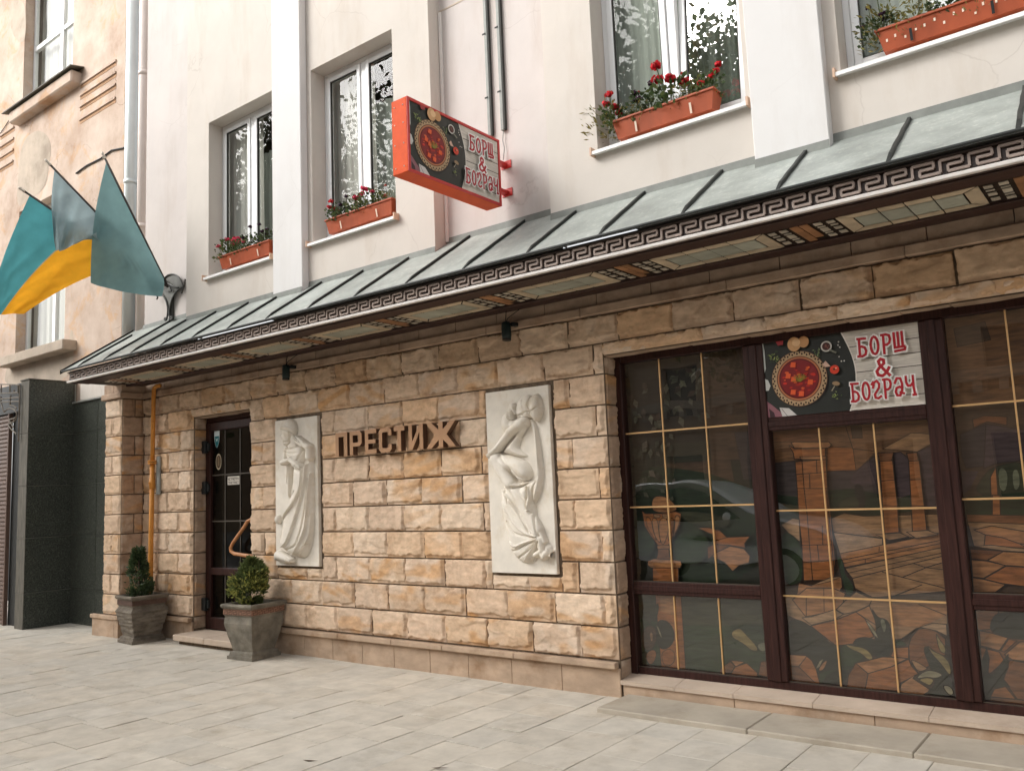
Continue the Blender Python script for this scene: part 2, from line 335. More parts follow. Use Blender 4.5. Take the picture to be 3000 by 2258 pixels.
# ---------------------------------------------------------------- restaurant building
B=empty('restaurant_building',(-5.5,0,0),'cream two storey restaurant building with rusticated sandstone ground floor','building')
STONE_PAL=[(.70,.51,.36),(.69,.515,.375),(.72,.54,.39),(.67,.49,.345),(.71,.51,.345),(.70,.475,.30),(.74,.57,.42)]
class Stones:
    def __init__(s): s.V=[];s.F=[];s.C=[];s.n=0
    def block(s,u0,u1,v0,v1,M_,tint=1.0,amp=.020,brown=0.0):
        if u1-u0<.02 or v1-v0<.02: return
        s.n+=1; sd=s.n; L=u1-u0; H=v1-v0; r=np.random.default_rng(900+sd)
        def axis(a,b):
            g=.0052; n=max(4,int((b-a-.02)/.0085)); return np.concatenate([[a+g,a+g+.0015],np.linspace(a+g+.006,b-g-.006,n),[b-g-.0015,b-g]])
        us=axis(u0,u1); vs_=axis(v0,v1); U,V=np.meshgrid(us,vs_); ox=r.uniform(0,50); oy=r.uniform(0,50); a=U+ox; b=V+oy
        dl,dr,db,dt=U-u0,u1-U,V-v0,v1-V
        j=lambda q:vn(a,b,.06,q)*.014+vn(a,b,.02,q+1)*.008
        wl,wr,wb,wt=r.uniform(.002,.012),r.uniform(.010,.036),r.uniform(.014,.038),r.uniform(.001,.010)
        e=np.minimum(np.minimum(dl-wl-j(1),dr-wr-j(3)),np.minimum(db-wb-j(5),dt-wt-j(7)))
        k=sst(e/.006)
        h=amp*k*(.8+.35*vn(a,b,.16,9)+.1*(U-u0)/L) + k*(vn(a,b,.075,11)*.0045*(amp/.02)+np.abs(vn(a,b,.04,13))*.0034*(amp/.02)+vn(a,b,.016,15)*.0010+vn(a,b+.3*a,.12,31)*.0055*(amp/.02)**1.8)+vn(a,b,.02,17)*.0006
        # a chip line running across some of the faces
        if r.random()<.55:
            an=r.uniform(-.5,.5); c0=r.uniform(.3,.75); q=(V-v0)/H-c0-an*((U-u0)/L-.5)-.09*vn(a,b,.09,19)
            h+= k*amp*.45*sst(q/.05)*r.choice([1,-1])*sst((.5+.5*vn(a,b,.2,21)))
        edge=np.minimum(np.minimum(dl,dr),np.minimum(db,dt)); h=np.where(edge<.0055,-.012,h)
        pal=np.array(STONE_PAL[r.integers(len(STONE_PAL))])*r.uniform(.92,1.08)
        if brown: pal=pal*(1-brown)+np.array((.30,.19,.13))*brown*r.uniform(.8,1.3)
        col=np.ones(U.shape+(3,))*pal
        ang=r.uniform(-.35,.35); band=vn(a*.35+b*ang,b+a*ang,.06,23)
        if r.random()<(.42 if v0>.6 else .8):
            st=sst(band*1.4+r.uniform(-.3,.35))[...,None]*r.uniform(.3,.85)*(1 if v0>.6 else 1.1); col=col*(1-np.minimum(st,1))+np.array((.62,.345,.15))*st
        if r.random()<.3:
            st=sst(vn(a,b,.1,25)*1.5)[...,None]*.35; col=col*(1-st)+np.array((.74,.62,.50))*st
        col*= (1-.10*sst((np.minimum(np.minimum(wl-dl,-dl+wl),0)+1)*0))[...,None] if False else 1
        col=np.where((edge<.0058)[...,None],np.array((.17,.115,.075)),col)*tint
        P=M_(U.ravel(),V.ravel(),h.ravel()); n,m=U.shape; o=sum(len(x) for x in s.V)
        idx=np.arange(n*m).reshape(n,m); F=np.stack([idx[:-1,:-1],idx[:-1,1:],idx[1:,1:],idx[1:,:-1]],-1).reshape(-1,4)+o
        s.V.append(P); s.F.append(F); s.C.append(col.reshape(-1,3))
    def rects(s,u0,u1,v0,v1,cuts,M_,**k):
        for c in cuts:
            a0,a1,b0,b1=c
            if a0<u1-.004 and a1>u0+.004 and b0<v1-.004 and b1>v0+.004:
                rest=[x for x in cuts if x is not c]
                if a0-u0>.03: s.rects(u0,a0,v0,v1,rest,M_,**k)
                if u1-a1>.03: s.rects(a1,u1,v0,v1,rest,M_,**k)
                m0,m1=max(u0,a0),min(u1,a1)
                if b0-v0>.03: s.rects(m0,m1,v0,b0,rest,M_,**k)
                if v1-b1>.03: s.rects(m0,m1,b1,v1,rest,M_,**k)
                return
        s.block(u0,u1,v0,v1,M_,**k)
    def build(s,name,parent): return npmesh(name,np.concatenate(s.V),np.concatenate(s.F),M['stone'],parent,np.concatenate(s.C))
Z0=.270; CH=.2457
front=lambda y:(lambda u,v,h:np.stack([u,y-h,v],-1))
sideX=lambda x:(lambda u,v,h:np.stack([x+h,u,v],-1))             # facing +x, u = y
DOOR=(-9.241,-8.097); OPEN=(-3.449,.22)
PAN1=(-7.635,-6.878,.885,2.475); PAN2=(-4.668,-3.945,.885,2.475)
st=Stones()
cuts=[PAN1,PAN2,(DOOR[0],DOOR[1],-1,2.624),(OPEN[0],OPEN[1],-1,2.624)]
for k in range(11):
    z0=Z0+CH*k; z1=Z0+CH*(k+1)
    j=[-6.66+.4795*n+(.24 if k%2 else 0) for n in range(-9,18)]
    j=[-10.37]+[q for q in j if -10.3<q<1.75]+[1.8]
    if k in (9,10): j=[q+(.01 if k==10 else 0) for q in j]; j[0]=-10.37
    for a,b in zip(j,j[1:]):
        a+=rng.uniform(-.012,.012) if a>-10.3 else 0
        st.rects(a,b,z0,z1-(0.0 if k<10 else .02),cuts,front(0),amp=.020 if k<9 else .030)
# thin lintel courses over the door and the shop opening
for (a0,a1) in (DOOR,OPEN):
    x=a0
    while x<a1-.05:
        l=min(rng.uniform(.4,.56),a1-x)
        if a1-(x+l)<.15: l=a1-x
        st.block(x,x+l,2.626,Z0+CH*10,front(.004),amp=.026); x+=l
st.build('stone_wall',B)
# mortar core behind the blocks
m=MB()
for (a,b,c,d) in ((-10.37,DOOR[0]-.004,0,2.98),(DOOR[1]+.004,OPEN[0]-.004,0,2.98),(DOOR[0]-.004,DOOR[1]+.004,2.63,2.98),(OPEN[0]-.004,OPEN[1]+.004,2.63,2.98),(OPEN[1]+.004,1.8,0,2.98)):
    m.box(a,b,.0095,.30,c,d)
m.build('wall_core',M['mortar'],B)
# rough stone reveals of the door and shop openings
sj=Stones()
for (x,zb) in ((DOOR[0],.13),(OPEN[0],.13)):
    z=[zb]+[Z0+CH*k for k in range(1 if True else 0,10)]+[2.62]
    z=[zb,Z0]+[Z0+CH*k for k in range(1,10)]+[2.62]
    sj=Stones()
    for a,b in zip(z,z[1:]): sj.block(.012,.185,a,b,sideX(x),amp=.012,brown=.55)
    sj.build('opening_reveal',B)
# broken lintel undersides
for (a0,a1) in (DOOR,OPEN):
    m=MB(); x=a0
    while x<a1-.01:
        l=min(rng.uniform(.25,.5),a1-x); d=rng.uniform(.10,.17)
        m.add([(x,.012,2.622),(x+l,.012,2.622),(x+l-.01,d*.6,2.612),(x+l*.55,d,2.616),(x+.01,d*.7,2.612),(x,.012,2.64),(x+l,.012,2.64),(x+l,.2,2.64),(x,.2,2.64)],[(0,4,3,2,1),(2,3,7,6,1),(3,4,8,7),(4,0,5,8)]); x+=l
    m.build('lintel_underside',M['brown_stone'],B)
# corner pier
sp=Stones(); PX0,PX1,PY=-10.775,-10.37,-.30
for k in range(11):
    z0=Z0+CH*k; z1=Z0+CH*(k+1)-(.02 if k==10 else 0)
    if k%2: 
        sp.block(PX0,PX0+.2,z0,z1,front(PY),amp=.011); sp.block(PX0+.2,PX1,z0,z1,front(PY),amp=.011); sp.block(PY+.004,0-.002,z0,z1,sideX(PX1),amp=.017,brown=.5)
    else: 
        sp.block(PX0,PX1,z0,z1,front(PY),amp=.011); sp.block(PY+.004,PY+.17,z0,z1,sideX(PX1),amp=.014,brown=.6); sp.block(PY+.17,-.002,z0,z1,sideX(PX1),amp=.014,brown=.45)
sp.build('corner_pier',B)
m=MB(); m.box(PX0+.002,PX1-.0095,PY+.0095,.2,0,2.98); m.build('pier_core',M['mortar'],B)
# plinth: smooth slabs with joints, projecting ledge
m=MB()
def slabs(a,b,y0,y1,z0,z1,l):
    x=a
    while x<b-.02:
        e=min(x+l*rng.uniform(.9,1.1),b)
        if b-e<.15: e=b
        m.cbox(x+.0018,e-.0018,y0,y1,z0,z1,.003); x=e
slabs(DOOR[1],-3.449,-.012,.009,-.05,.2125,.47)
m.build('plinth',M['smooth_stone'],B); m=MB()
slabs(DOOR[0]-1.15,DOOR[0],-.012,.009,-.05,.2125,.5)
m.build('plinth',M['smooth_stone'],B)
m=MB(); x=DOOR[1]
while x<-3.47:
    e=min(x+rng.uniform(.62,.95),-3.462); e=-3.462 if -3.462-e<.2 else e
    m.cbox(x+.0015,e-.0015,-.058,.004,.2135,.262,.006); x=e
m.build('plinth_ledge',M['smooth_stone'],B); m=MB(); m.cbox(-10.30,DOOR[0]-.02,-.058,.004,.2135,.262,.006)
m.build('plinth_ledge',M['smooth_stone'],B)
m=MB(); m.cbox(-11.02,-10.43,-.345,-.285,.2135,.262,.006); m.cbox(-10.43,-10.34,-.345,-.05,.2135,.262,.006); m.cbox(-11.0,-10.45,-.325,-.285,-.05,.2125,.004); m.cbox(-10.449,-10.355,-.325,-.05,-.05,.2125,.004); m.build('pier_plinth',M['smooth_stone'],B)
# string course and smooth frieze under the canopy
m=MB(); x=-10.369
while x<1.8:
    e=min(x+rng.uniform(.9,1.3),1.8); m.cbox(x+.001,e-.001,-.045,.1,2.958,3.033,.008); x=e
m.cbox(-10.83,-10.325,-.345,-.046,2.958,3.033,.008)
m.build('string_course',M['brown_stone'],B)
m=MB(); x=-10.369
while x<1.8:
    e=min(x+rng.uniform(.46,.54),1.8); m.cbox(x+.003,e-.003,-.004,.1,3.034,3.2,.003); x=e
m.cbox(-10.80,-10.56,-.318,-.006,3.034,3.16,.003); m.cbox(-10.554,-10.355,-.318,-.006,3.034,3.16,.003)
m.build('frieze_stones',M['brown_stone'],B)

# ---- upper wall with window openings
def holed(mb,x0,x1,z0,z1,y,yd,holes,sides=True,back=0.0):
    xs=sorted({x0,x1,*[h[0] for h in holes],*[h[1] for h in holes]}); zs=sorted({z0,z1,*[h[2] for h in holes],*[h[3] for h in holes]})
    for a,b in zip(xs,xs[1:]):
        for c,d in zip(zs,zs[1:]):
            if any(h[0]<=a and b<=h[1] and h[2]<=c and d<=h[3] for h in holes): continue
            mb.quad((a,y,c),(b,y,c),(b,y,d),(a,y,d))
    for (a,b,c,d) in holes:
        mb.quad((a,y,c),(a,y,d),(a,yd,d),(a,yd,c)); mb.quad((b,y,c),(b,yd,c),(b,yd,d),(b,y,d))
        mb.quad((a,y,d),(b,y,d),(b,yd,d),(a,yd,d)); mb.quad((a,y,c),(a,yd,c),(b,yd,c),(b,y,c))
        if back: mb.quad((a,yd,c),(b,yd,c),(b,yd,d),(a,yd,d))
    if sides: mb.quad((x0,y,z0),(x0,y,z1),(x0,yd,z1),(x0,yd,z0)); mb.quad((x1,y,z0),(x1,yd,z0),(x1,yd,z1),(x1,y,z1))
WIN=[(-8.54,-7.33),(-6.67,-5.46),(-3.24,-2.03),(-1.39,-.18)]; WZ=(4.175,6.06); YA,YB,YC=-.10,-.255,-.345
m=MB(); holed(m,-9.0,-4.98,3.55,10,YB,-.04,[(a,b,*WZ) for a,b in WIN[:2]]); m.build('upper_wall',M['plaster'],B); m=MB(); holed(m,-3.71,1.8,3.55,10,YB,-.04,[(a,b,*WZ) for a,b in WIN[2:]])
m.build('upper_wall',M['plaster'],B)
m=MB(); m.quad((-10.22,YA,3.5),(-9.0,YA,3.5),(-9.0,YA,10),(-10.22,YA,10)); m.quad((-10.22,YA,3.5),(-10.22,YA,10),(-10.22,.4,10),(-10.22,.4,3.5)); m.build('recessed_wall',M['plaster_pink'],B); m=MB()
holed(m,-4.98,-3.71,3.5,10,YA,-.08,[],False); m.build('recessed_wall',M['plaster_pink'],B)
m=MB(); m.box(-4.99,-3.7,-.104,-.09,6.10,6.115); m.build('recess_groove',M['grey_plaster'],B)
for (a,b) in ((-7.216,-6.736),(-1.969,-1.473)):
    q=MB(); q.cbox(a,b,YC,YB-.0005,3.5,10,.006); q.build('pilaster',M['plaster_white'],B)
# ---- upper windows
def wavy(x0,x1,z0,z1,y,n,amp,seed,gather=0.0):
    nx=int((x1-x0)/.012); nz=14; V=[]; r=np.random.default_rng(seed); ph=r.uniform(0,6,4)
    for j in range(nz+1):
        t=j/nz
        for i in range(nx+1):
            u=i/nx; a=amp*(.6+.4*(1-t)); 
            V.append((x0+(x1-x0)*u, y+a*math.sin(n*6.283*u+ph[0])+a*.5*math.sin(n*2.3*6.283*u+ph[1]+t)+a*.3*math.sin(n*.6*6.283*u+ph[2]), z0+(z1-z0)*t))
    F=[(j*(nx+1)+i,j*(nx+1)+i+1,(j+1)*(nx+1)+i+1,(j+1)*(nx+1)+i) for j in range(nz) for i in range(nx)]
    return V,F
def upper_window(k,a,b):
    z0,z1=WZ; yf=-.072
    W=MB(); fw_=.045; mid=(a+b)/2
    W.cbox(a,a+fw_,yf,yf+.06,z0+.03,z1,.004); W.cbox(b-fw_,b,yf,yf+.06,z0+.03,z1,.004)
    W.cbox(a+fw_,b-fw_,yf,yf+.06,z1-fw_,z1,.004); W.cbox(a+fw_,b-fw_,yf,yf+.06,z0+.03,z0+.085,.004); W.cbox(mid-.035,mid+.035,yf,yf+.06,z0+.085,z1-fw_,.004)
    win=W.build('window',M['pvc_white'],B)
    open_right=(k==2)
    for s,(p,q) in enumerate(((a+fw_+.004,mid-.039),(mid+.039,b-fw_-.004))):
        S=MB(); g=MB(); P=MB(); t=.052; c,d=z0+.09,z1-fw_-.004; ys=yf-.014
        S.cbox(p,p+t,ys,ys+.05,c,d,.005); S.cbox(q-t,q,ys,ys+.05,c,d,.005); S.cbox(p+t,q-t,ys,ys+.05,c,c+t,.005); S.cbox(p+t,q-t,ys,ys+.05,d-t,d,.005)
        gg=.007
        for bx in ((p+t,p+t+gg,c+t,d-t),(q-t-gg,q-t,c+t,d-t)): g.box(bx[0],bx[1],ys+.006,ys+.03,bx[2],bx[3])
        g.box(p+t+gg,q-t-gg,ys+.006,ys+.03,c+t,c+t+gg); g.box(p+t+gg,q-t-gg,ys+.006,ys+.03,d-t-gg,d-t)
        P.quad((p+t,ys+.018,c+t),(q-t,ys+.018,c+t),(q-t,ys+.018,d-t),(p+t,ys+.018,d-t))
        op=open_right and s==1
        if op:
            for mb in (S,g,P):
                mb.v=[(x,ys+.03+(y-ys-.03)*math.cos(.075)+(z-c)*math.sin(.075),c+(z-c)*math.cos(.075)-(y-ys-.03)*math.sin(.075)) for (x,y,z) in mb.v]
        S.build('sash',M['pvc_white'],win); g.build('gasket',M['gasket'],win); P.build('pane',M['pane_open'] if op else M['pane'],win)
    W=MB(); W.add([(a-.02,-.315,z0-.028),(b+.02,-.315,z0-.028),(b+.02,yf+.0,z0+.02),(a-.02,yf+.0,z0+.02),(a-.02,-.315,z0-.002),(b+.02,-.315,z0-.002),(b+.02,yf+.0,z0+.04),(a-.02,yf+.0,z0+.04)],[(0,1,2,3)[::-1],(4,5,6,7),(0,1,5,4),(1,2,6,5),(2,3,7,6),(3,0,4,7)])
    W.build('sill',M['sill_white'],win)
    for e0,e1 in ((a-.036,a-.0205),(b+.0205,b+.036)): W=MB(); W.box(e0,e1,-.321,YB-.001,z0-.034,z0+.03); W.build('sill_cap',M['sill_cap'],win)
    V,F=wavy(a-.12,mid+.02,z0-.1,z1+.1,.06,5,.012,k*7+1); npmesh('curtain',V,F,M['curtain'] if k<2 else M['curtain_green'],win,smooth=True)
    V,F=wavy(mid-.04 if k<2 else mid-.10,b+.02,z0-.1,z1-(.45 if k<2 else -.1),.09,6,.022,k*7+2); npmesh('curtain',V,F,M['curtain_green'],win,smooth=True)
    W=MB(); W.add([(a-.3,.0,z0-.3),(b+.3,.0,z0-.3),(b+.3,1.2,z0-.3),(a-.3,1.2,z0-.3),(a-.3,.0,z1+.2),(b+.3,.0,z1+.2),(b+.3,1.2,z1+.2),(a-.3,1.2,z1+.2)],[(0,1,2,3),(4,7,6,5),(1,2,6,5),(2,3,7,6),(3,0,4,7)])
    W.build('dark_room',M['room'],win)
for k,(a,b) in enumerate(WIN): upper_window(k,a,b)

# ---- entrance door
D=MB(); x0,x1=-9.30,-8.05; yd=.2
D.cbox(x0-.05,x0+.06,yd-.03,yd+.05,.10,2.66,.006); D.cbox(x1-.06,x1+.05,yd-.03,yd+.05,.10,2.66,.006); D.cbox(x0+.06,x1-.06,yd-.03,yd+.05,2.56,2.66,.006)
door=D.build('door',M['wood_pvc'],B); D=MB(); D.add([(-9.4,.24,.05),(-7.95,.24,.05),(-7.95,1.6,.05),(-9.4,1.6,.05),(-9.4,.24,2.7),(-7.95,.24,2.7),(-7.95,1.6,2.7),(-9.4,1.6,2.7)],[(0,1,2,3),(4,7,6,5),(1,2,6,5),(2,3,7,6),(3,0,4,7)]); D.build('dark_hall',M['room'],door)
D=MB(); p,q,c,d=x0+.065,x1-.065,.115,2.555; ys=yd-.045; t=.10
D.cbox(p,p+t,ys,ys+.06,c,d,.008); D.cbox(q-t,q,ys,ys+.06,c,d,.008); D.cbox(p+t,q-t,ys,ys+.06,d-t,d,.008); D.cbox(p+t,q-t,ys,ys+.06,c,c+.14,.008); D.cbox(p+t,q-t,ys,ys+.06,.745,.83,.008)
D.build('leaf_frame',M['wood_pvc'],door)
D=MB(); D.quad((p+t,yd-.005,c+.14),(q-t,yd-.005,c+.14),(q-t,yd-.005,.745),(p+t,yd-.005,.745)); D.quad((p+t,yd-.005,.83),(q-t,yd-.005,.83),(q-t,yd-.005,d-t),(p+t,yd-.005,d-t)); D.build('pane',M['pane_door'],door)
D=MB()
for x in (-8.876,-8.574): D.box(x-.008,x+.008,yd-.014,yd-.006,c+.14,.745); D.box(x-.008,x+.008,yd-.014,yd-.006,.83,d-t)
for z in (1.92,1.372): D.box(p+t,q-t,yd-.016,yd-.0075,z-.008,z+.008)
D.build('muntin',M['brass_dull'],door)
D=MB(); D.tube([(-8.20,ys-.01,1.38),(-8.20,ys-.055,1.40),(-8.30,ys-.06,1.37),(-8.36,ys-.06,1.31),(-8.58,ys-.06,1.13),(-8.625,ys-.06,1.075),(-8.615,ys-.06,1.03),(-8.56,ys-.06,1.005),(-8.30,ys-.06,.985),(-8.20,ys-.055,.98),(-8.20,ys-.01,.98)],.021,10); D.build('handle',M['handle'],door,True)
for z in (2.19,1.70,.33):
    D=MB(); D.cbox(-9.245,-9.16,yd-.10,yd-.05,z,z+.15,.008); D.cbox(-9.20,-9.13,yd-.075,yd-.046,z+.03,z+.12,.006); D.build('hinge',M['black'],door)
# stickers and notice on the glass
D=MB(); sx,sz=-9.055,2.37; o_=[(-.055,.10),(-.03,.112),(0,.118),(.03,.112),(.055,.10),(.056,.02),(.045,-.05),(.02,-.105),(0,-.12),(-.02,-.105),(-.045,-.05),(-.056,.02)]
yy=yd-.0065
D.add([(sx+a,yy,sz+b) for a,b in o_],[tuple(range(12))],lin(225,238,240)); D.add([(sx+a*.82,yy-.0004,sz+b*.82-.018 if b<.02 else sz+.02) for a,b in o_],[tuple(range(12))],lin(30,120,130))
D.add([(sx-.028,yy-.0008,sz+.0),(sx,yy-.0008,sz-.05),(sx+.028,yy-.0008,sz+.0),(sx,yy-.0008,sz-.02)],[(0,1,2,3)],lin(225,240,240)); D.build('sticker',M['sticker'],door)
D=MB(); sx,sz=-9.02,2.08
for rr,cc,dy in ((1,(190,175,150),0),(.80,(70,50,38),.0004)): D.add([(sx+.058*rr*math.cos(i*.3142),yy-dy,sz+.098*rr*math.sin(i*.3142)) for i in range(20)],[tuple(range(20))],lin(*cc))
D.add([(sx-.02,yy-.0008,sz-.05),(sx+.02,yy-.0008,sz-.05),(sx+.02,yy-.0008,sz+.045),(sx,yy-.0008,sz+.065),(sx-.02,yy-.0008,sz+.045)],[(0,1,2,3,4)],lin(130,110,85)); D.build('sticker',M['sticker'],door)
D=MB(); D.cbox(-8.83,-8.595,yy-.004,yy-.001,1.795,1.895,.0005); note=D.build('notice',M['note'],door)

# ---- shop window: frame, panes, bars, stained glass
YG=.2
S=MB(); xr=.22
S.cbox(-3.50,-3.392,YG-.04,YG+.06,.13,2.66,.006)
S.cbox(-3.392,xr,YG-.04,YG+.06,2.568,2.66,.006); S.cbox(-3.392,xr,YG-.03,YG+.06,.135,.205,.006)
for (a,b) in ((-2.362,-2.212),(-1.172,-1.026),(.06,.22)):
    S.cbox(a,b,YG-.045,YG+.06,.2055,2.5675,.006); S.cbox(a+.045,b-.045,YG-.055,YG-.0455,.2055,2.5675,.004)
for (a,b,z) in ((-3.392,-2.362,.75),(-1.026,.06,.75)): S.cbox(a,b,YG-.035,YG+.06,z,z+.1,.006); S.cbox(a,b,YG-.042,YG-.0355,z+.03,z+.07,.003)
S.cbox(-2.212,-1.172,YG-.035,YG+.06,1.935,2.03,.006); S.cbox(-2.212,-1.172,YG-.042,YG-.0355,1.963,2.003,.003)
shop=S.build('shop_window',M['wood_pvc'],B)
S=MB(); PAN=[(-3.392,-2.362,.85,2.568),(-3.392,-2.362,.205,.75),(-2.212,-1.172,.205,1.935),(-1.026,.06,.85,2.568),(-1.026,.06,.205,.75)]
for (a,b,c,d) in PAN:
    S=MB(); S.quad((a,YG,c),(b,YG,c),(b,YG,d),(a,YG,d)); S.build('pane',M['pane_shop'],shop)
S=MB()
def bar(a,b,c,d): S.box(a+.001,b-.001,YG-.012,YG-.002,c,d)
for x in (-3.061,-2.701): bar(x-.006,x+.006,.85,2.568); bar(x-.006,x+.006,.205,.75)
for x in (-1.869,-1.51): bar(x-.006,x+.006,.205,1.935)
for x in (-.682,-.33): bar(x-.006,x+.006,.85,2.568); bar(x-.006,x+.006,.205,.75)
S.v=[(x,y,z) for x,y,z in S.v]
for (a,b,zs_) in ((-3.392,-2.362,(2.002,1.42)),(-2.212,-1.172,(1.372,.785)),(-1.026,.06,(2.003,1.421))):
    for z in zs_: S.box(a,b,YG-.0135,YG-.0035,z-.006,z+.006)
S.build('muntin',M['brass'],shop)
for (a,b,c,d) in PAN: S=MB(); S.box(a,b,YG-.03,YG-.0295+.001,c,c+.006); S.build('glazing_bead',M['brass_dull'],shop)

# steps and sills
m=MB(); x=-3.452
for e in (-3.0,-2.55,-2.0,-1.3,-.6,.25,1.0): 
    e=min(e,.9); m.add([(x+.002,-.012,.128),(e-.002,-.012,.128),(e-.002,.17,.150),(x+.002,.17,.150),(x+.002,-.012,.098),(e-.002,-.012,.098),(e-.002,.17,.098),(x+.002,.17,.098)],[(0,1,2,3),(4,5,1,0),(4,7,6,5),(5,6,2,1),(7,4,0,3),(6,7,3,2)]); x=e
    if x>=.9: break
m.build('window_ledge',M['step'],B)
m=MB(); x=-3.44
for e in (-2.55,-1.62,-.75,.15,.9): m.cbox(x+.002,e-.002,.004,.15,-.02,.0975,.003); x=e
m.build('step_riser',M['smooth_stone'],B)
m=MB(); x=-3.40
for e in (-2.28,-1.30,-.30,.9): m.cbox(x+.002,e-.002,-.445,.003,-.02,.034,.007); x=e
m.build('low_step',M['step_low'],B)
m=MB(); m.cbox(-9.24,-8.62,-.26,.16,.045,.112,.008); m.cbox(-8.616,-8.08,-.26,.16,.045,.112,.008); m.build('door_step',M['step'],B)
m=MB(); m.box(-9.20,-8.11,-.20,.16,-.02,.0445); m.build('door_step_base',M['mortar'],B)

# ---------------------------------------------------------------- canopy
K=empty('entrance_canopy',(-4.5,-.5,3.12),'long grey-green metal canopy with greek key fascia above the sandstone wall','canopy')
CX0,CX1=-10.50,1.6
EY,EZ=-.955,3.272; SL=.675
def zroof(y): return EZ+(y-EY)*SL
m=MB(); seams=[-10.218+.6135*i for i in range(-1,21)]
# roof sheets, one slightly bowed tray between each pair of seams
edges=[CX0-.06]+[s for s in seams if CX0<s<CX1]+[CX1]
rr=np.random.default_rng(3)
for a,b in zip(edges,edges[1:]):
    nx,ny=6,6; V=[];w1=rr.uniform(-.006,.006); w2=rr.uniform(-.005,.005)
    for j in range(ny+1):
        y=EY-.012+(-.02-EY+.012)*j/ny
        for i in range(nx+1):
            u=i/nx; V.append((a+(b-a)*u,y,zroof(y)+w1*math.sin(math.pi*u)*math.sin(math.pi*j/ny)+w2*math.sin(2*math.pi*u)*.5))
    m.add(V,[(j*(nx+1)+i,j*(nx+1)+i+1,(j+1)*(nx+1)+i+1,(j+1)*(nx+1)+i) for j in range(ny) for i in range(nx)])
    m.add([V[0],V[nx],(b,EY-.012,zroof(EY)-.02),(a,EY-.012,zroof(EY)-.02)],[(3,2,1,0)])
roof=m.build('roof_sheet',M['roof'],K,True)
for s_ in seams:
    if not CX0<s_<CX1: continue
    yw=(YA if (-10.2<s_<-9.0 or -4.98<s_<-3.71) else (YC if (-7.216<s_<-6.736 or -1.969<s_<-1.473) else YB))-.012
    m=MB(); n=10; V=[]
    for j in range(n+1):
        y=EY+.018+(yw-EY-.018)*j/n; z=zroof(y)
        for dx,dz in ((-.012,-.004),(-.010,.026),(.010,.026),(.012,-.004)): V.append((s_+dx+.002*math.sin(j*1.7+s_),y,z+dz*(1 if j else .2)))
    m.add(V,[(j*4+q,j*4+q+1,(j+1)*4+q+1,(j+1)*4+q) for j in range(n) for q in range(3)]+[(0,3,2,1)]); m.build('standing_seam',M['seam'],roof)
m=MB(); m.tube([(CX0-.07,EY-.005,EZ-.008),(CX1,EY-.005,EZ-.008)],.014,8); m.build('eave_roll',M['seam'],K)
# verge strip at the left end
m=MB(); V=[]
for y in (EY-.02,-.05): V+= [(CX0-.085,y,zroof(y)-.03),(CX0-.085,y,zroof(y)+.02),(CX0-.05,y,zroof(y)+.024)]
m.add(V,[(0,3,4,1),(1,4,5,2)]); m.build('verge',M['seam'],K)
# upstand flashing following the plan of the wall
def upst(a,b,y):
    z=zroof(y); m=MB(); m.add([(a,y-.012,z-.012),(b,y-.012,z-.012),(b,y-.004,z+.05),(a,y-.004,z+.05),(b,y+.0005,z+.052),(a,y+.0005,z+.052)],[(0,1,2,3),(3,2,4,5)]); m.build('flashing',M['flashing'],K)
for a,b,y in ((-10.25,-9.0,YA),(-9.0,-7.216,YB),(-7.216,-6.736,YC),(-6.736,-4.98,YB),(-4.98,-3.71,YA),(-3.71,-1.969,YB),(-1.969,-1.473,YC),(-1.473,1.6,YB)): upst(a,b,y)
# fascia board, strip, greek key
FY=-.90
m=MB(); m.cbox(CX0,CX1,FY,FY+.03,3.116,3.262,.003); m.build('fascia_board',M['fascia'],K)
m=MB(); m.cbox(CX0-.01,CX1,FY-.030,FY-.0005,3.116,3.140,.004); m.build('fascia_strip',M['strip'],K)
m=MB(); m.cbox(CX0,CX1,FY-.028,FY-.0005,3.236,3.246,.003); m.build('fascia_bead',M['fascia'],K)
m=MB(); P_=.1366; z0,hh,t=3.153,.079,.0146; x=CX0+.03; y0,y1=FY-.018,FY-.0005
while x<CX1-.02:
    h=lambda u:x+u*P_
    def hb(u0,u1,v): m.box(h(u0),h(u1),y0,y1,z0+v*(hh-t),z0+v*(hh-t)+t)
    def vb(u,v0,v1): m.box(h(u)-t*.45,h(u)+t*.45,y0+.0006,y1,z0+v0*(hh-t)+t*.5,z0+v1*(hh-t)+t*.5)
    hb(0,.78,1); hb(.26,.78,.52); hb(.26,1.0,0); vb(.775,.52,1); vb(.265,0,.52); vb(1.0,0,1); x+=P_
m.build('greek_key',M['fret'],K)
# soffit: brown boards, panels of coloured tiles between timber strips
SZ=3.12
m=MB(); m.box(CX0,CX1,FY+.0305,-.665,SZ,SZ+.02); m.cbox(CX0,CX1,FY+.04,FY+.075,SZ-.012,SZ-.0005,.004); m.build('soffit_board',M['soffit_brown'],K)
m=MB(); m.box(CX0,CX1,-.262,-.0465,SZ,SZ+.02); m.cbox(CX0,CX1,-.262,-.215,SZ-.016,SZ-.0005,.004); m.build('soffit_board',M['soffit_brown'],K)
m=MB(); m.box(CX0,CX1,-.664,-.263,SZ+.006,SZ+.02); m.build('soffit_backing',M['lead'],K)
woods=[-9.98,-8.79,-7.62,-6.47,-5.31,-4.11,-2.87,-1.62,-.42,.78]
ya,yb=-.662,-.264; zt=SZ-.002
cream=lambda:tuple(np.array((.68,.57,.41))*rng.uniform(.88,1.1)); green=lambda:tuple(np.array((.46,.49,.41))*rng.uniform(.85,1.15)); wd=lambda:tuple(np.array((.42,.21,.10))*rng.uniform(.8,1.2)); pale=lambda:tuple(np.array((.62,.57,.47))*rng.uniform(.85,1.12))
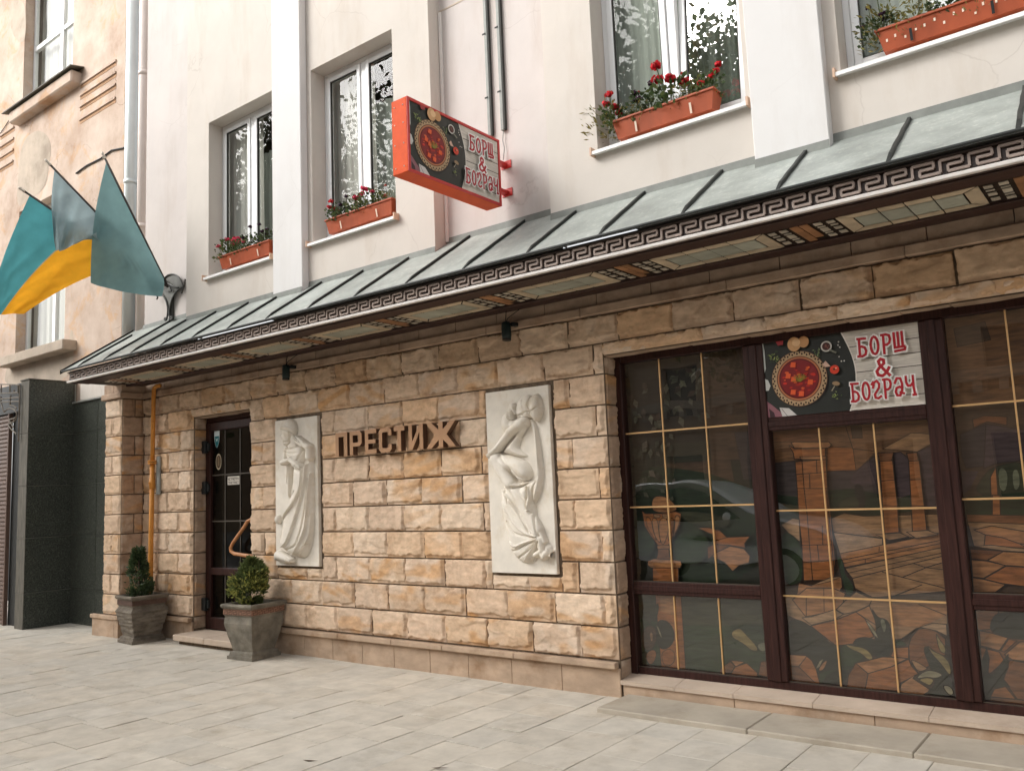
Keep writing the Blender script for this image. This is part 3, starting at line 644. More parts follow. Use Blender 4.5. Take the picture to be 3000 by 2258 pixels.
def tile(mb,pts,col): mb.add([(p[0],p[1],zt) for p in pts]+[(p[0],p[1],zt+.004) for p in pts],[tuple(range(len(pts)))[::-1],tuple(range(len(pts),2*len(pts)))],col)
def rtile(mb,a,b,c,d,col): tile(mb,[(a,c),(b,c),(b,d),(a,d)],col)
for i,wx in enumerate(woods):
    m=MB()
    for k in range(3): rtile(m,wx-.055,wx-.004,ya+.005+k*.131,ya+.131+k*.131,wd()); rtile(m,wx+.004,wx+.055,ya+.005+(k-.5)*.131 if k else ya+.005,min(ya+.131+(k-.5)*.131,yb-.005),wd())
    m.build('soffit_timber',M['tile_attr'],K)
    for sg in (-1,1):
        m=MB(); X=lambda u:wx+sg*u
        def rt(u0,u1,c,d,col): a,b=sorted((X(u0),X(u1))); rtile(m,a,b,c,d,col)
        D_=yb-ya; Y=lambda v:ya+D_*v
        for (v0,v1) in ((.06,.20),(.28,.34),(.40,.60),(.66,.72),(.80,.94)): rt(.082,.128,Y(v0),Y(v1),pale())
        for (v0,v1) in ((.08,.22),(.30,.36),(.46,.60),(.72,.88)): rt(.158,.202,Y(v0),Y(v1),pale())
        m.build('soffit_tile_grid',M['tile_attr'],K)
    if i+1<len(woods):
        m=MB(); a,b=wx+.222,woods[i+1]-.222; q=.085; g=.007; n=4
        tile(m,[(a,ya+g),(a+q-g,ya+q),(a+q-g,yb-q),(a,yb-g)],cream()); tile(m,[(b,yb-g),(b-q+g,yb-q),(b-q+g,ya+q),(b,ya+g)],cream())
        xs=np.linspace(a+q,b-q,n+1)
        for k in range(n):
            l,r_=xs[k]+g*.6,xs[k+1]-g*.6
            rtile(m,l,r_,ya+q+g,yb-q-g,green())
            l2=a+g*1.2 if k==0 else l; r2_=b-g*1.2 if k==n-1 else r_
            tile(m,[(l2,ya+.001),(r2_,ya+.001),(r_,ya+q-g),(l,ya+q-g)],cream()); tile(m,[(l,yb-q+g),(r_,yb-q+g),(r2_,yb-.001),(l2,yb-.001)],cream())
        m.build('soffit_panel',M['tile_attr'],K)

# ---------------------------------------------------------------- flat picture helpers
class Art:                                                        # painted layers on a plane; every layer lies a hair in front of the last
    def __init__(s,mp,step=.0004): s.mp=mp; s.k=0; s.step=step; s.m={}
    def mb(s,key): return s.m.setdefault(key,MB())
    def poly(s,pts,col,key='a',layer=None):
        if layer is None: s.k+=1; layer=s.k
        s.mb(key).add([s.mp(u,v,layer*s.step) for u,v in pts],[tuple(range(len(pts)))],col)
    def ell(s,u,v,ru,rv,col,key='a',n=28,a0=0,rot=0):
        s.poly([(u+ru*math.cos(i*2*math.pi/n)*math.cos(rot)-rv*math.sin(i*2*math.pi/n)*math.sin(rot),v+ru*math.cos(i*2*math.pi/n)*math.sin(rot)+rv*math.sin(i*2*math.pi/n)*math.cos(rot)) for i in range(n)],col,key)
    def stroke(s,pts,wd_,col,key='a',asp=1.0,closed=False,layer=None,round_=False):
        if layer is None: s.k+=1; layer=s.k
        P=[np.array((p[0],p[1]*asp)) for p in pts]
        if closed: P=P+[P[0]]
        n=len(P); L=[];Rr=[]
        for i in range(n):
            d1=P[i]-P[i-1] if i>0 else (P[i]-P[-2] if closed else P[1]-P[0]); d2_=P[i+1]-P[i] if i<n-1 else (P[1]-P[0] if closed else P[i]-P[i-1])
            d1=d1/max(1e-9,np.linalg.norm(d1)); d2_=d2_/max(1e-9,np.linalg.norm(d2_)); t=d1+d2_
            t=t/max(1e-6,np.linalg.norm(t)); nn=np.array((-t[1],t[0])); c=max(.45,float(np.dot(nn,np.array((-d1[1],d1[0])))))
            e=nn*(wd_/2/c); p=P[i].copy()
            if not closed and i==0: p=p-d2_*wd_*.4
            if not closed and i==n-1: p=p+d1*wd_*.4
            L.append(p+e); Rr.append(p-e)
        f=lambda q,i:s.mp(q[0],q[1]/asp,(layer+.6*i/n)*s.step)
        s.mb(key).add([f(q,i) for i,q in enumerate(L)]+[f(q,i) for i,q in enumerate(Rr)],[(n+i,n+i+1,i+1,i) for i in range(n-1)],col)
def arc(cx,cy,rx,ry,a0,a1,n=10): return [(cx+rx*math.cos(R(a0+(a1-a0)*i/n)),cy+ry*math.sin(R(a0+(a1-a0)*i/n))) for i in range(n+1)]
GLY={'Б':[[(.85,.97),(.08,1.0)],[(.22,1),(.2,.03)],[(.02,.02),(.45,.0),(.75,.08),(.85,.28),(.72,.47),(.45,.55),(.22,.53)]],
 'О':[arc(.5,.5,.36,.48,90,450,16)], 'Р':[[(.22,1),(.2,-.02)],[(.05,1),(.5,1),(.78,.92),(.85,.72),(.75,.52),(.5,.43),(.22,.45)]],
 'Щ':[[(.05,1),(.06,.2),(.95,.2)],[(.42,1),(.42,.2)],[(.8,1),(.8,.2)],[(.05,.0),(.95,.03),(1.0,.14)]],
 'Г':[[(.0,.82),(.12,.9),(.2,.75)],[(.12,.62),(.25,.9),(.55,.98),(.8,.8),(.75,.6),(.5,.42),(.25,.25),(.3,.06),(.6,.02),(.9,.12)]],
 'А':[[(.1,.72),(.35,.98),(.7,.95),(.85,.65),(.8,.3),(.55,.03),(.25,.05),(.12,.25),(.25,.45),(.55,.5),(.85,.42)],[(.6,.2),(.95,.12)]],
 'Ч':[[(.12,1),(.1,.7),(.25,.5),(.5,.48),(.8,.62)],[(.84,1),(.82,.4),(.9,-.02)],[(.72,-.02),(1.0,-.02)]],
 '&':[[(.95,.45),(.75,.18),(.45,.0),(.15,.08),(.08,.3),(.3,.52),(.62,.72),(.62,.92),(.42,1.0),(.25,.88),(.3,.7),(.55,.4),(.95,.0)]]}
def text(A,s,u0,v0,cw,ch,tilt=0,asp=1.0,gap=.12,wt=.25,arch=0.0):
    n=len(s)
    for ps,(wm,c,key) in enumerate(((2.2,lin(242,240,236),'outline'),(1.0,lin(172,30,42),'lettering'))):
        for i,ch_ in enumerate(s):
            ul=u0+i*cw*(1+gap); dv=tilt*(ul-u0)/asp+arch*math.sin(math.pi*(i+.5)/n)
            for stt in GLY[ch_]: A.stroke([(ul+p[0]*cw,v0+dv+p[1]*ch+tilt*p[0]*cw/asp) for p in stt],wt*cw*wm,c,key,asp)
def menu_art(mp,asp,parent,parts):
    # dark table with a bowl of red soup on the left, weathered planks with red lettering on the right
    A=Art(mp); r=np.random.default_rng(77); a=asp                # u in 0..1, v in 0..1, asp = height / width
    A.poly([(0,0),(1,0),(1,1),(0,1)],lin(40,42,38))
    pk=[0,.135,.30,.47,.635,.80,1.0]
    for v0,v1 in zip(pk,pk[1:]):
        e=[(.53+.075*math.sin(math.pi*min(1,max(0,(v*.9+.08)))),v) for v in np.linspace(v0,v1,5)]
        A.poly(e+[(1,v1),(1,v0)] if False else [*e,(1,v1),(1,v0)],tuple(np.array(lin(224,216,204))*r.uniform(.8,1.1)),'planks',layer=2)
    A.k=3
    for v in pk[1:-1]: A.stroke([(.53+.075*math.sin(math.pi*(v*.9+.08)),v),(.75,v+r.uniform(-.006,.006)),(1,v+r.uniform(-.01,.01))],.005,lin(62,50,42),asp=a,layer=3)
    A.stroke([(.53+.075*math.sin(math.pi*(v*.9+.08)),v) for v in np.linspace(0,1,14)],.007,lin(226,220,210),asp=a)
    A.poly([(0,0),(0,.22),(.03,.17),(.09,.06),(.10,0)],lin(140,92,100)); A.poly([(.015,0),(.01,.12),(.045,.06),(.05,0)],lin(60,38,42)); A.poly([(.10,.0),(.085,.12),(.15,.10),(.20,0)],lin(205,200,196)); A.stroke([(.10,.1),(.135,.0)],.004,lin(120,110,105),asp=a)
    A.poly([(0,.52),(.02,.5),(.035,.42),(.02,.36),(0,.36)],lin(200,200,195)); A.poly([(0,1),(0,.6),(.012,.66),(.012,.9),(.006,1)],lin(190,195,190))
    cu,cv=.235,.475; ru=.19; E=lambda k,c,key='a':A.ell(cu,cv,ru*k,ru*k/a,c,key,44)
    A.ell(.245,.455,.185,.185/a,lin(24,22,20),n=40); E(1.0,lin(72,42,28)); E(.975,lin(176,148,112)); 
    lay=A.k+1
    for i in range(64):
        an=i*2*math.pi/64; rr_=ru*(.885+.05*(i%2)); 
        A.ell(cu+rr_*math.cos(an),cv+rr_*math.sin(an)/a,.0062,.0075/a,lin(54,32,22),n=8); A.k=lay-1
    A.k=lay; E(.80,lin(92,48,28)); E(.77,lin(182,112,72)); E(.715,lin(96,16,20)); E(.66,lin(124,22,24))
    for i in range(46):
        an=r.uniform(0,6.28); q=ru*.56*math.sqrt(r.uniform(0,1)); s_=r.uniform(.006,.016); c=np.array(lin(186,40,26))*r.uniform(.6,1.25)
        if r.random()<.3: c=np.array(lin(214,88,40))*r.uniform(.8,1.1)
        A.ell(cu+q*math.cos(an),cv+q*math.sin(an)/a,s_,s_*.6/a,tuple(c),n=7,rot=r.uniform(0,3)); A.k-= .7
    for (du,dv) in ((-.03,.19),(-.07,.05),(.075,-.06),(-.045,-.17),(.01,-.2),(-.035,.0)):
        A.poly([(cu+du-.02,cv+dv-.03),(cu+du+.014,cv+dv-.04),(cu+du+.02,cv+dv+.025),(cu+du-.012,cv+dv+.035)],lin(222,90,44)); A.k-=.5
    for i in range(12):
        an=r.uniform(0,3.1); A.stroke([(cu+.01,cv-.04),(cu+.01+.05*math.cos(an),cv-.04+.05*math.sin(an)/a)],.004,lin(130,120,40),asp=a); A.k-=.8
    A.k+=1
    for (bu,bv,n,sz,cols) in ((.075,.80,34,.022,((96,112,62),(150,160,92),(52,66,42))),(.37,.80,12,.02,((120,132,88),(84,98,62))),(.465,.21,12,.018,((130,146,76),(150,160,100),(80,96,52)))):
        for i in range(n):
            an=r.uniform(0,6.28); l=sz*r.uniform(.5,1.3); x=bu+r.normal()*sz*.9; y=bv+r.normal()*sz*1.5
            A.poly([(x,y),(x+l*.4*math.cos(an+.5),y+l*.4*math.sin(an+.5)/a),(x+l*math.cos(an),y+l*math.sin(an)/a),(x+l*.4*math.cos(an-.5),y+l*.4*math.sin(an-.5)/a)],lin(*cols[r.integers(len(cols))])); A.k-=.85
    A.k+=1
    A.ell(.225,.93,.045,.095,lin(206,160,112)); A.ell(.29,.945,.036,.075,lin(198,148,100)); A.ell(.24,.95,.028,.05,lin(226,186,140)); A.poly([(.10,1),(.155,1),(.15,.945),(.115,.94)],lin(150,40,44))
    A.ell(.437,.845,.036,.036/a,lin(196,192,184)); A.ell(.437,.845,.027,.027/a,lin(70,36,30)); A.stroke([(.46,.79),(.495,.75)],.012,lin(110,110,96),asp=a)
    for i in range(9): A.ell(.437+r.uniform(-.018,.018),.845+r.uniform(-.03,.03),.004,.004/a,lin(120,70,60),n=6); A.k-=.6
    A.k+=1
    A.poly([(.405,.62),(.425,.66),(.455,.58),(.42,.58)],lin(206,170,150)); A.ell(.478,.535,.030,.029/a,lin(206,60,34)); A.ell(.476,.54,.008,.008/a,lin(90,50,20)); A.ell(.488,.55,.006,.008,lin(240,180,150),n=8)
    A.ell(.48,.355,.022,.03,lin(150,124,92),rot=.5); A.stroke([(.468,.32),(.45,.27)],.006,lin(160,150,130),asp=a)
    for (x,y) in ((.515,.69),(.527,.63),(.545,.63),(.52,.88),(.515,.84),(.525,.81)): A.ell(x,y,.005,.005/a,lin(190,185,178),n=8); A.k-=.6
    A.k+=2
    text(A,'БОРЩ',.635,.655,.063,.225,tilt=.03,asp=a,gap=.18); text(A,'&',.735,.385,.085,.21,asp=a,wt=.22); text(A,'БОГРАЧ',.572,.10,.0565,.225,tilt=.03,asp=a,gap=.17)
    g={'a':('picture','print'),'planks':('plank_print','print_grain'),'outline':('lettering_outline','print'),'lettering':('lettering','print')}
    for key,(nm,mm) in g.items(): A.m[key].build(nm,M[mm],parent)

# board over the middle shop panel
SB=empty('menu_board',(-1.694,.19,2.035),'rectangular picture board of red soup and red lettering set in the brown shop window frame','sign')
m=MB(); m.cbox(-2.211,-1.173,.172,.19,2.0315,2.5665,.002); m.build('backing_board',M['note'],SB)
menu_art(lambda u,v,d:(-2.211+1.038*u,.1715-d,2.0315+.535*v),.515,SB,None)
# projecting sign box
HS=empty('hanging_sign',(-4.28,-.8,3.98),'orange-red box sign with soup picture sticking out above the canopy','sign')
sx0,sx1,sy0,sy1,sz0,sz1=-4.363,-4.2,-1.378,-.265,3.972,4.558
m=MB(); m.cbox(sx0,sx1-.004,sy0,sy1,sz0,sz1,.004); m.build('sign_box',M['sign_red'],HS)
m=MB(); t=.024
m.cbox(sx1-.0035,sx1+.006,sy0,sy0+t,sz0,sz1,.002); m.cbox(sx1-.0035,sx1+.006,sy1-t,sy1,sz0,sz1,.002); m.cbox(sx1-.0035,sx1+.006,sy0+t,sy1-t,sz0,sz0+t,.002); m.cbox(sx1-.0035,sx1+.006,sy0+t,sy1-t,sz1-t,sz1,.002)
m.build('sign_trim',M['sign_red_dark'],HS)
menu_art(lambda u,v,d:(sx1-.003+d*.6,sy0+t+(sy1-sy0-2*t)*u,sz0+t+(sz1-sz0-2*t)*v),.506,HS,None)
for z in (4.40,4.15):
    m=MB(); m.cbox(-4.30,-4.245,sy1+.0005,-.108,z-.016,z+.016,.003); m.cbox(-4.31,-4.20,-.108,-.1005,z-.035,z+.035,.002); m.build('bracket',M['sign_red_dark'],HS)
m=MB()
for z in (4.02,4.2,4.36,4.5):
    for x in (-4.33,-4.24): m.ball((x,sy0-.001,z),.006,8)
m.build('rivet_row',M['clip'],HS)

# ---------------------------------------------------------------- raised letters
WL=empty('wall_lettering',(-5.74,-.06,2.0),'tan raised letters standing off the sandstone wall between two ivory reliefs','sign')
def lbox(L,x0,x1,z0,z1): L.append([(x0,z0),(x1,z0),(x1,z1),(x0,z1)])
zb,ztp=2.0,2.232
def letter(polys):
    m=MB(); s2=MB()
    for i,p in enumerate(polys):
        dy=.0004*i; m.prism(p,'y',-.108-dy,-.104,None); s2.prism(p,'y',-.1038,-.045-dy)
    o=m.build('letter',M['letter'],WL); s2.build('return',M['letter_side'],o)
t=.044
def LP(x0,x1): return x0,x1
L=[];a,b=-6.544,-6.372; lbox(L,a,a+t,zb,ztp); lbox(L,b-t,b,zb,ztp); lbox(L,a+t,b-t,ztp-.042,ztp); letter(L)
L=[];a,b=-6.334,-6.163; lbox(L,a,a+t,zb,ztp); L+= [[(a+t,ztp-.04),(b-.055,ztp-.04),(b-t,ztp-.055),(b-t,ztp-.10),(b-.055,ztp-.112),(a+t,ztp-.112),(a+t,ztp-.150),(b-.03,ztp-.150),(b,ztp-.12),(b,ztp-.03),(b-.03,ztp),(a+t,ztp)]]; letter(L)
L=[];a,b=-6.115,-5.958; lbox(L,a,a+t,zb,ztp); lbox(L,a+t,b,ztp-.04,ztp); lbox(L,a+t,b,zb,zb+.04); lbox(L,a+t,b-.01,zb+.096,zb+.134); letter(L)
L=[];a,b=-5.922,-5.750; L=[[(b,ztp-.075),(b,ztp-.03),(b-.03,ztp),(a+.03,ztp),(a,ztp-.03),(a,zb+.03),(a+.03,zb),(b-.03,zb),(b,zb+.03),(b,zb+.075),(b-t,zb+.075),(b-t,zb+.05),(b-.055,zb+.04),(a+.055,zb+.04),(a+t,zb+.052),(a+t,ztp-.052),(a+.055,ztp-.04),(b-.055,ztp-.04),(b-t,ztp-.05),(b-t,ztp-.075)]]; letter(L)
L=[];a,b=-5.716,-5.579; lbox(L,a,b,ztp-.042,ztp); c=(a+b)/2; lbox(L,c-t/2,c+t/2,zb,ztp-.042); letter(L)
L=[];a,b=-5.524,-5.341; lbox(L,a,a+t,zb,ztp); lbox(L,b-t,b,zb,ztp); L.append([(a+t,zb),(a+t,zb+.07),(b-t,ztp),(b-t,ztp-.07)]); letter(L)
L=[];a,b=-5.300,-4.945; c=(a+b)/2; lbox(L,c-.026,c+.026,zb,ztp); zc=(zb+ztp)/2
L.append([(c-.026,zc-.045),(c-.026,zc+.045),(a+.062,ztp),(a,ztp),(c-.07,zc),(a,zb),(a+.062,zb)]); L.append([(c+.026,zc+.045),(c+.026,zc-.045),(b-.062,zb),(b,zb),(c+.07,zc),(b,ztp),(b-.062,ztp)]); letter(L)

# ---------------------------------------------------------------- spot lamps under the canopy
def spot(x,label):
    e=empty('spot_lamp',(x,-.10,2.86),label,'lamp','small spot lamps hanging below the canopy')
    m=MB(); m.tube([(x,-.125,3.015),(x,-.125,3.005),(x+.004,-.128,2.90),(x+.006,-.132,2.865)],[.030,.040,.042,.036],14); h=m.build('housing',M['lamp'],e,True)
    m=MB(); m.tube([(x+.006,-.132,2.868),(x+.006,-.133,2.856)],.038,14); m.build('rim',M['black'],h)
    m=MB(); m.cbox(x+.035,x+.075,-.11,-.046,2.975,3.01,.005); m.box(x-.02,x+.05,-.125,-.112,2.985,3.0); m.build('bracket',M['black'],e)
    m=MB(); m.tube([(x,-.125,3.01),(x+.01,-.11,3.05),(x+.10,-.06,3.118)],.004,6); m.tube([(x-.008,-.12,3.012),(x-.012,-.10,3.117)],.004,6); m.build('cable',M['black'],e)
spot(-4.315,'small dark spot lamp above the wall nearer the tall right relief'); spot(-7.297,'small dark spot lamp above the wall right of the entrance door')

# ---------------------------------------------------------------- pipes and conduits
def tag1(o,l,c,g=None): return tag(o,l,c,g)
G=empty('gas_pipe',(-10.03,-.08,0),'thin orange gas pipe running up the corner beside the stone pier','pipe')
m=MB(); x=-10.03; m.tube([(x-.02,-.08,.0),(x-.018,-.08,.6),(x-.016,-.08,1.2),(x,-.08,2.12)],.029,12); m.tube([(x,-.08,2.12),(x+.012,-.08,2.96),(x+.016,-.08,3.03),(x+.03,-.08,3.065),(x+.07,-.075,3.08),(x+.13,-.06,3.085)],.026,12); m.build('pipe',M['gas'],G,True)
m=MB(); m.tube([(x,-.08,2.105),(x,-.08,2.125)],.055,14); m.tube([(x,-.08,2.132),(x,-.08,2.15)],.055,14); m.build('flange',M['gas'],G)
m=MB(); m.tube([(x-.003,-.08,1.80),(x-.003,-.08,1.94)],.036,12); m.ball((x-.003,-.118,1.87),.014); m.build('valve',M['gas'],G,True)
m=MB(); m.box(x-.08,x+.09,-.046,-.02,2.29,2.305); m.build('clamp',M['conduit'],G)
m=MB(); m.cbox(x+.025,x+.10,-.05,-.016,1.72,2.2,.01); m.build('backing_plate',M['conduit'],G)
def pipe(name,x,y,z0,z1,r,mm,label,cat,joints=(),collar=None):
    e=empty(name,(x,y,z0),label,cat); m=MB(); m.tube([(x,y,z0),(x,y,(z0+z1)/2),(x,y,z1)],r,20); m.build('pipe',mm,e,True)
    for z in joints: m=MB(); m.tube([(x,y,z),(x,y,z+.06)],r+.007,20); m.build('joint_ring',mm,e,True)
    if collar:
        for z in collar: m=MB(); m.tube([(x,y,z),(x,y,z+.035)],r+.012,20); m.box(x-r-.05,x-r+.01,y,y+.10,z,z+.03); m.build('clamp',M['iron'],e)
pipe('drainpipe',-10.775,-.02,3.3,10,.080,M['steel'],'silver grey galvanised drainpipe in the corner between the two buildings','drainpipe',(5.95,5.3),(4.72,))
pipe('drainpipe',-10.445,-.02,3.5,10,.072,M['pinkpipe'],'cream painted downpipe beside the silver drainpipe','drainpipe',(7.4,5.25),())
def conduit(x,z0,label):
    e=empty('cable_conduit',(x,YA-.02,z0),label,'conduit','grey cable conduits on the recessed wall')
    m=MB(); m.cbox(x-.018,x+.014,YA-.035,YA-.0005,z0,10,.003); m.build('channel',M['conduit'],e); m=MB(); m.box(x+.0145,x+.028,YA-.030,YA-.0005,z0+.004,10); m.build('channel_back',M['conduit_dark'],e)
    for z in (z0+.35,z0+.95,z0+1.5): m=MB(); m.box(x-.034,x+.0,YA-.041,YA-.0355,z,z+.014); m.build('clip',M['conduit_dark'],e)
conduit(-4.402,4.70,'left grey cable conduit ending behind the red sign'); conduit(-4.258,4.71,'right grey cable conduit with a thin wire to the red sign')
m=MB(); m.tube([(-4.258,YA-.02,4.71),(-4.27,YA-.02,4.62),(-4.255,YA-.02,4.55),(-4.265,YA-.03,4.44)],.004,6); tag(m.build('sign_wire',M['conduit'],None,loc=(-4.26,YA-.02,4.44)),'thin grey wire dropping from conduit to sign bracket','wire')
m=MB(); m.cbox(-4.975,-4.945,YA-.022,YA-.0005,3.86,6.09,.003); tag(m.build('white_conduit',M['conduit_white'],None,loc=(-4.96,YA,3.86)),'thin white conduit in the inner corner left of the red sign','conduit')

# ---------------------------------------------------------------- reliefs
def sdist(X,Z,pts):
    d=np.full(X.shape,9.0)
    for (ax,az),(bx,bz) in zip(pts,pts[1:]):
        vx,vz=bx-ax,bz-az; L2=vx*vx+vz*vz+1e-12; t=np.clip(((X-ax)*vx+(Z-az)*vz)/L2,0,1); d=np.minimum(d,np.hypot(X-ax-t*vx,Z-az-t*vz))
    return d
def inside(X,Z,p):
    c=np.zeros(X.shape,bool); n=len(p)
    for i in range(n):
        (ax,az),(bx,bz)=p[i],p[(i+1)%n]
        if az==bz: continue
        c^=((az>Z)!=(bz>Z))&(X<(bx-ax)*(Z-az)/(bz-az)+ax)
    return c
def smooth(pts,k=2,closed=False):
    for _ in range(k):
        q=[]; n=len(pts)
        for i in range(n if closed else n-1):
            a,b=pts[i],pts[(i+1)%n]; q+=[(a[0]*.75+b[0]*.25,a[1]*.75+b[1]*.25),(a[0]*.25+b[0]*.75,a[1]*.25+b[1]*.75)]
        pts=q if closed else [pts[0]]+q+[pts[-1]]
    return pts
def relief(rect,items,label,yf=-.034):
    x0,x1,z0,z1=rect; e=empty('relief_panel',((x0+x1)/2,-.02,z0),label,'relief','ivory figure reliefs on the sandstone wall')
    st_=.0030; xs=np.arange(x0-.05,x1-.003,st_); zs=np.arange(z0,z1,st_); X,Z=np.meshgrid(xs,zs); H=np.zeros(X.shape)
    def smax(a,b,k=.010): h=np.clip(.5+.5*(a-b)/k,0,1); return np.where(b>1e-4,np.maximum(b+(a-b)*h+k*h*(1-h)*(a>1e-4),0),a)
    for it in items:
        t=it[0]
        if t=='p': p=smooth(it[1],2,True); d=sdist(X,Z,p+[p[0]]); ins=inside(X,Z,p); h=np.where(ins,it[2]*(1-np.exp(-d/it[3])),0); H=smax(H,h)
        elif t=='q': p=smooth(it[1],2,True); d=sdist(X,Z,p+[p[0]]); ins=inside(X,Z,p); H=H+np.where(ins,it[2]*(1-np.exp(-d/it[3])),0)
        elif t=='c':
            (a,b),r0,r1,h0=it[1],it[2],it[3],it[4]; vx,vz=b[0]-a[0],b[1]-a[1]; tt=np.clip(((X-a[0])*vx+(Z-a[1])*vz)/(vx*vx+vz*vz),0,1); d=np.hypot(X-a[0]-tt*vx,Z-a[1]-tt*vz); rr_=r0+(r1-r0)*tt
            h=h0*np.sqrt(np.clip(1-(d/rr_)**2,0,1)); base=it[5] if len(it)>5 else 0; h=np.where(d<rr_,h+base,0); H=smax(H,h,.006)
        elif t=='e':
            (c,rx,rz,an,h0)=it[1:6]; dx,dz=X-c[0],Z-c[1]; u=dx*math.cos(an)+dz*math.sin(an); v=-dx*math.sin(an)+dz*math.cos(an); q=1-(u/rx)**2-(v/rz)**2; base=it[6] if len(it)>6 else 0
            h=np.where(q>0,h0*np.sqrt(np.clip(q,0,1))+base,0); H=smax(H,h,.006)
        elif t=='f': d=sdist(X,Z,smooth(it[1],2)); H=H+np.where(H>.006,it[3]*1.1*np.exp(-(d/(it[2]*.72))**2),0)
    H=np.maximum(H,0)*1.6
    inn=(X>=x0)&(X<=x1)
    H=np.where(inn|(H>.012),H,0)
    P=np.stack([X,yf-H,Z],-1).reshape(-1,3); n,mm=X.shape; idx=np.arange(n*mm).reshape(n,mm); F=np.stack([idx[:-1,:-1],idx[:-1,1:],idx[1:,1:],idx[1:,:-1]],-1).reshape(-1,4)
    Hf=H.ravel()[F].max(1); Xf=X.ravel()[F].mean(1)
    fig=Hf>.0035; P[:,1]+= 0
    npmesh('figure',P,F[fig],M['relief'],e)
    m=MB(); m.cbox(x0,x1,yf,.008,z0,z1,.004); m.build('slab',M['relief'],e)
S1='' 
o1=(0)
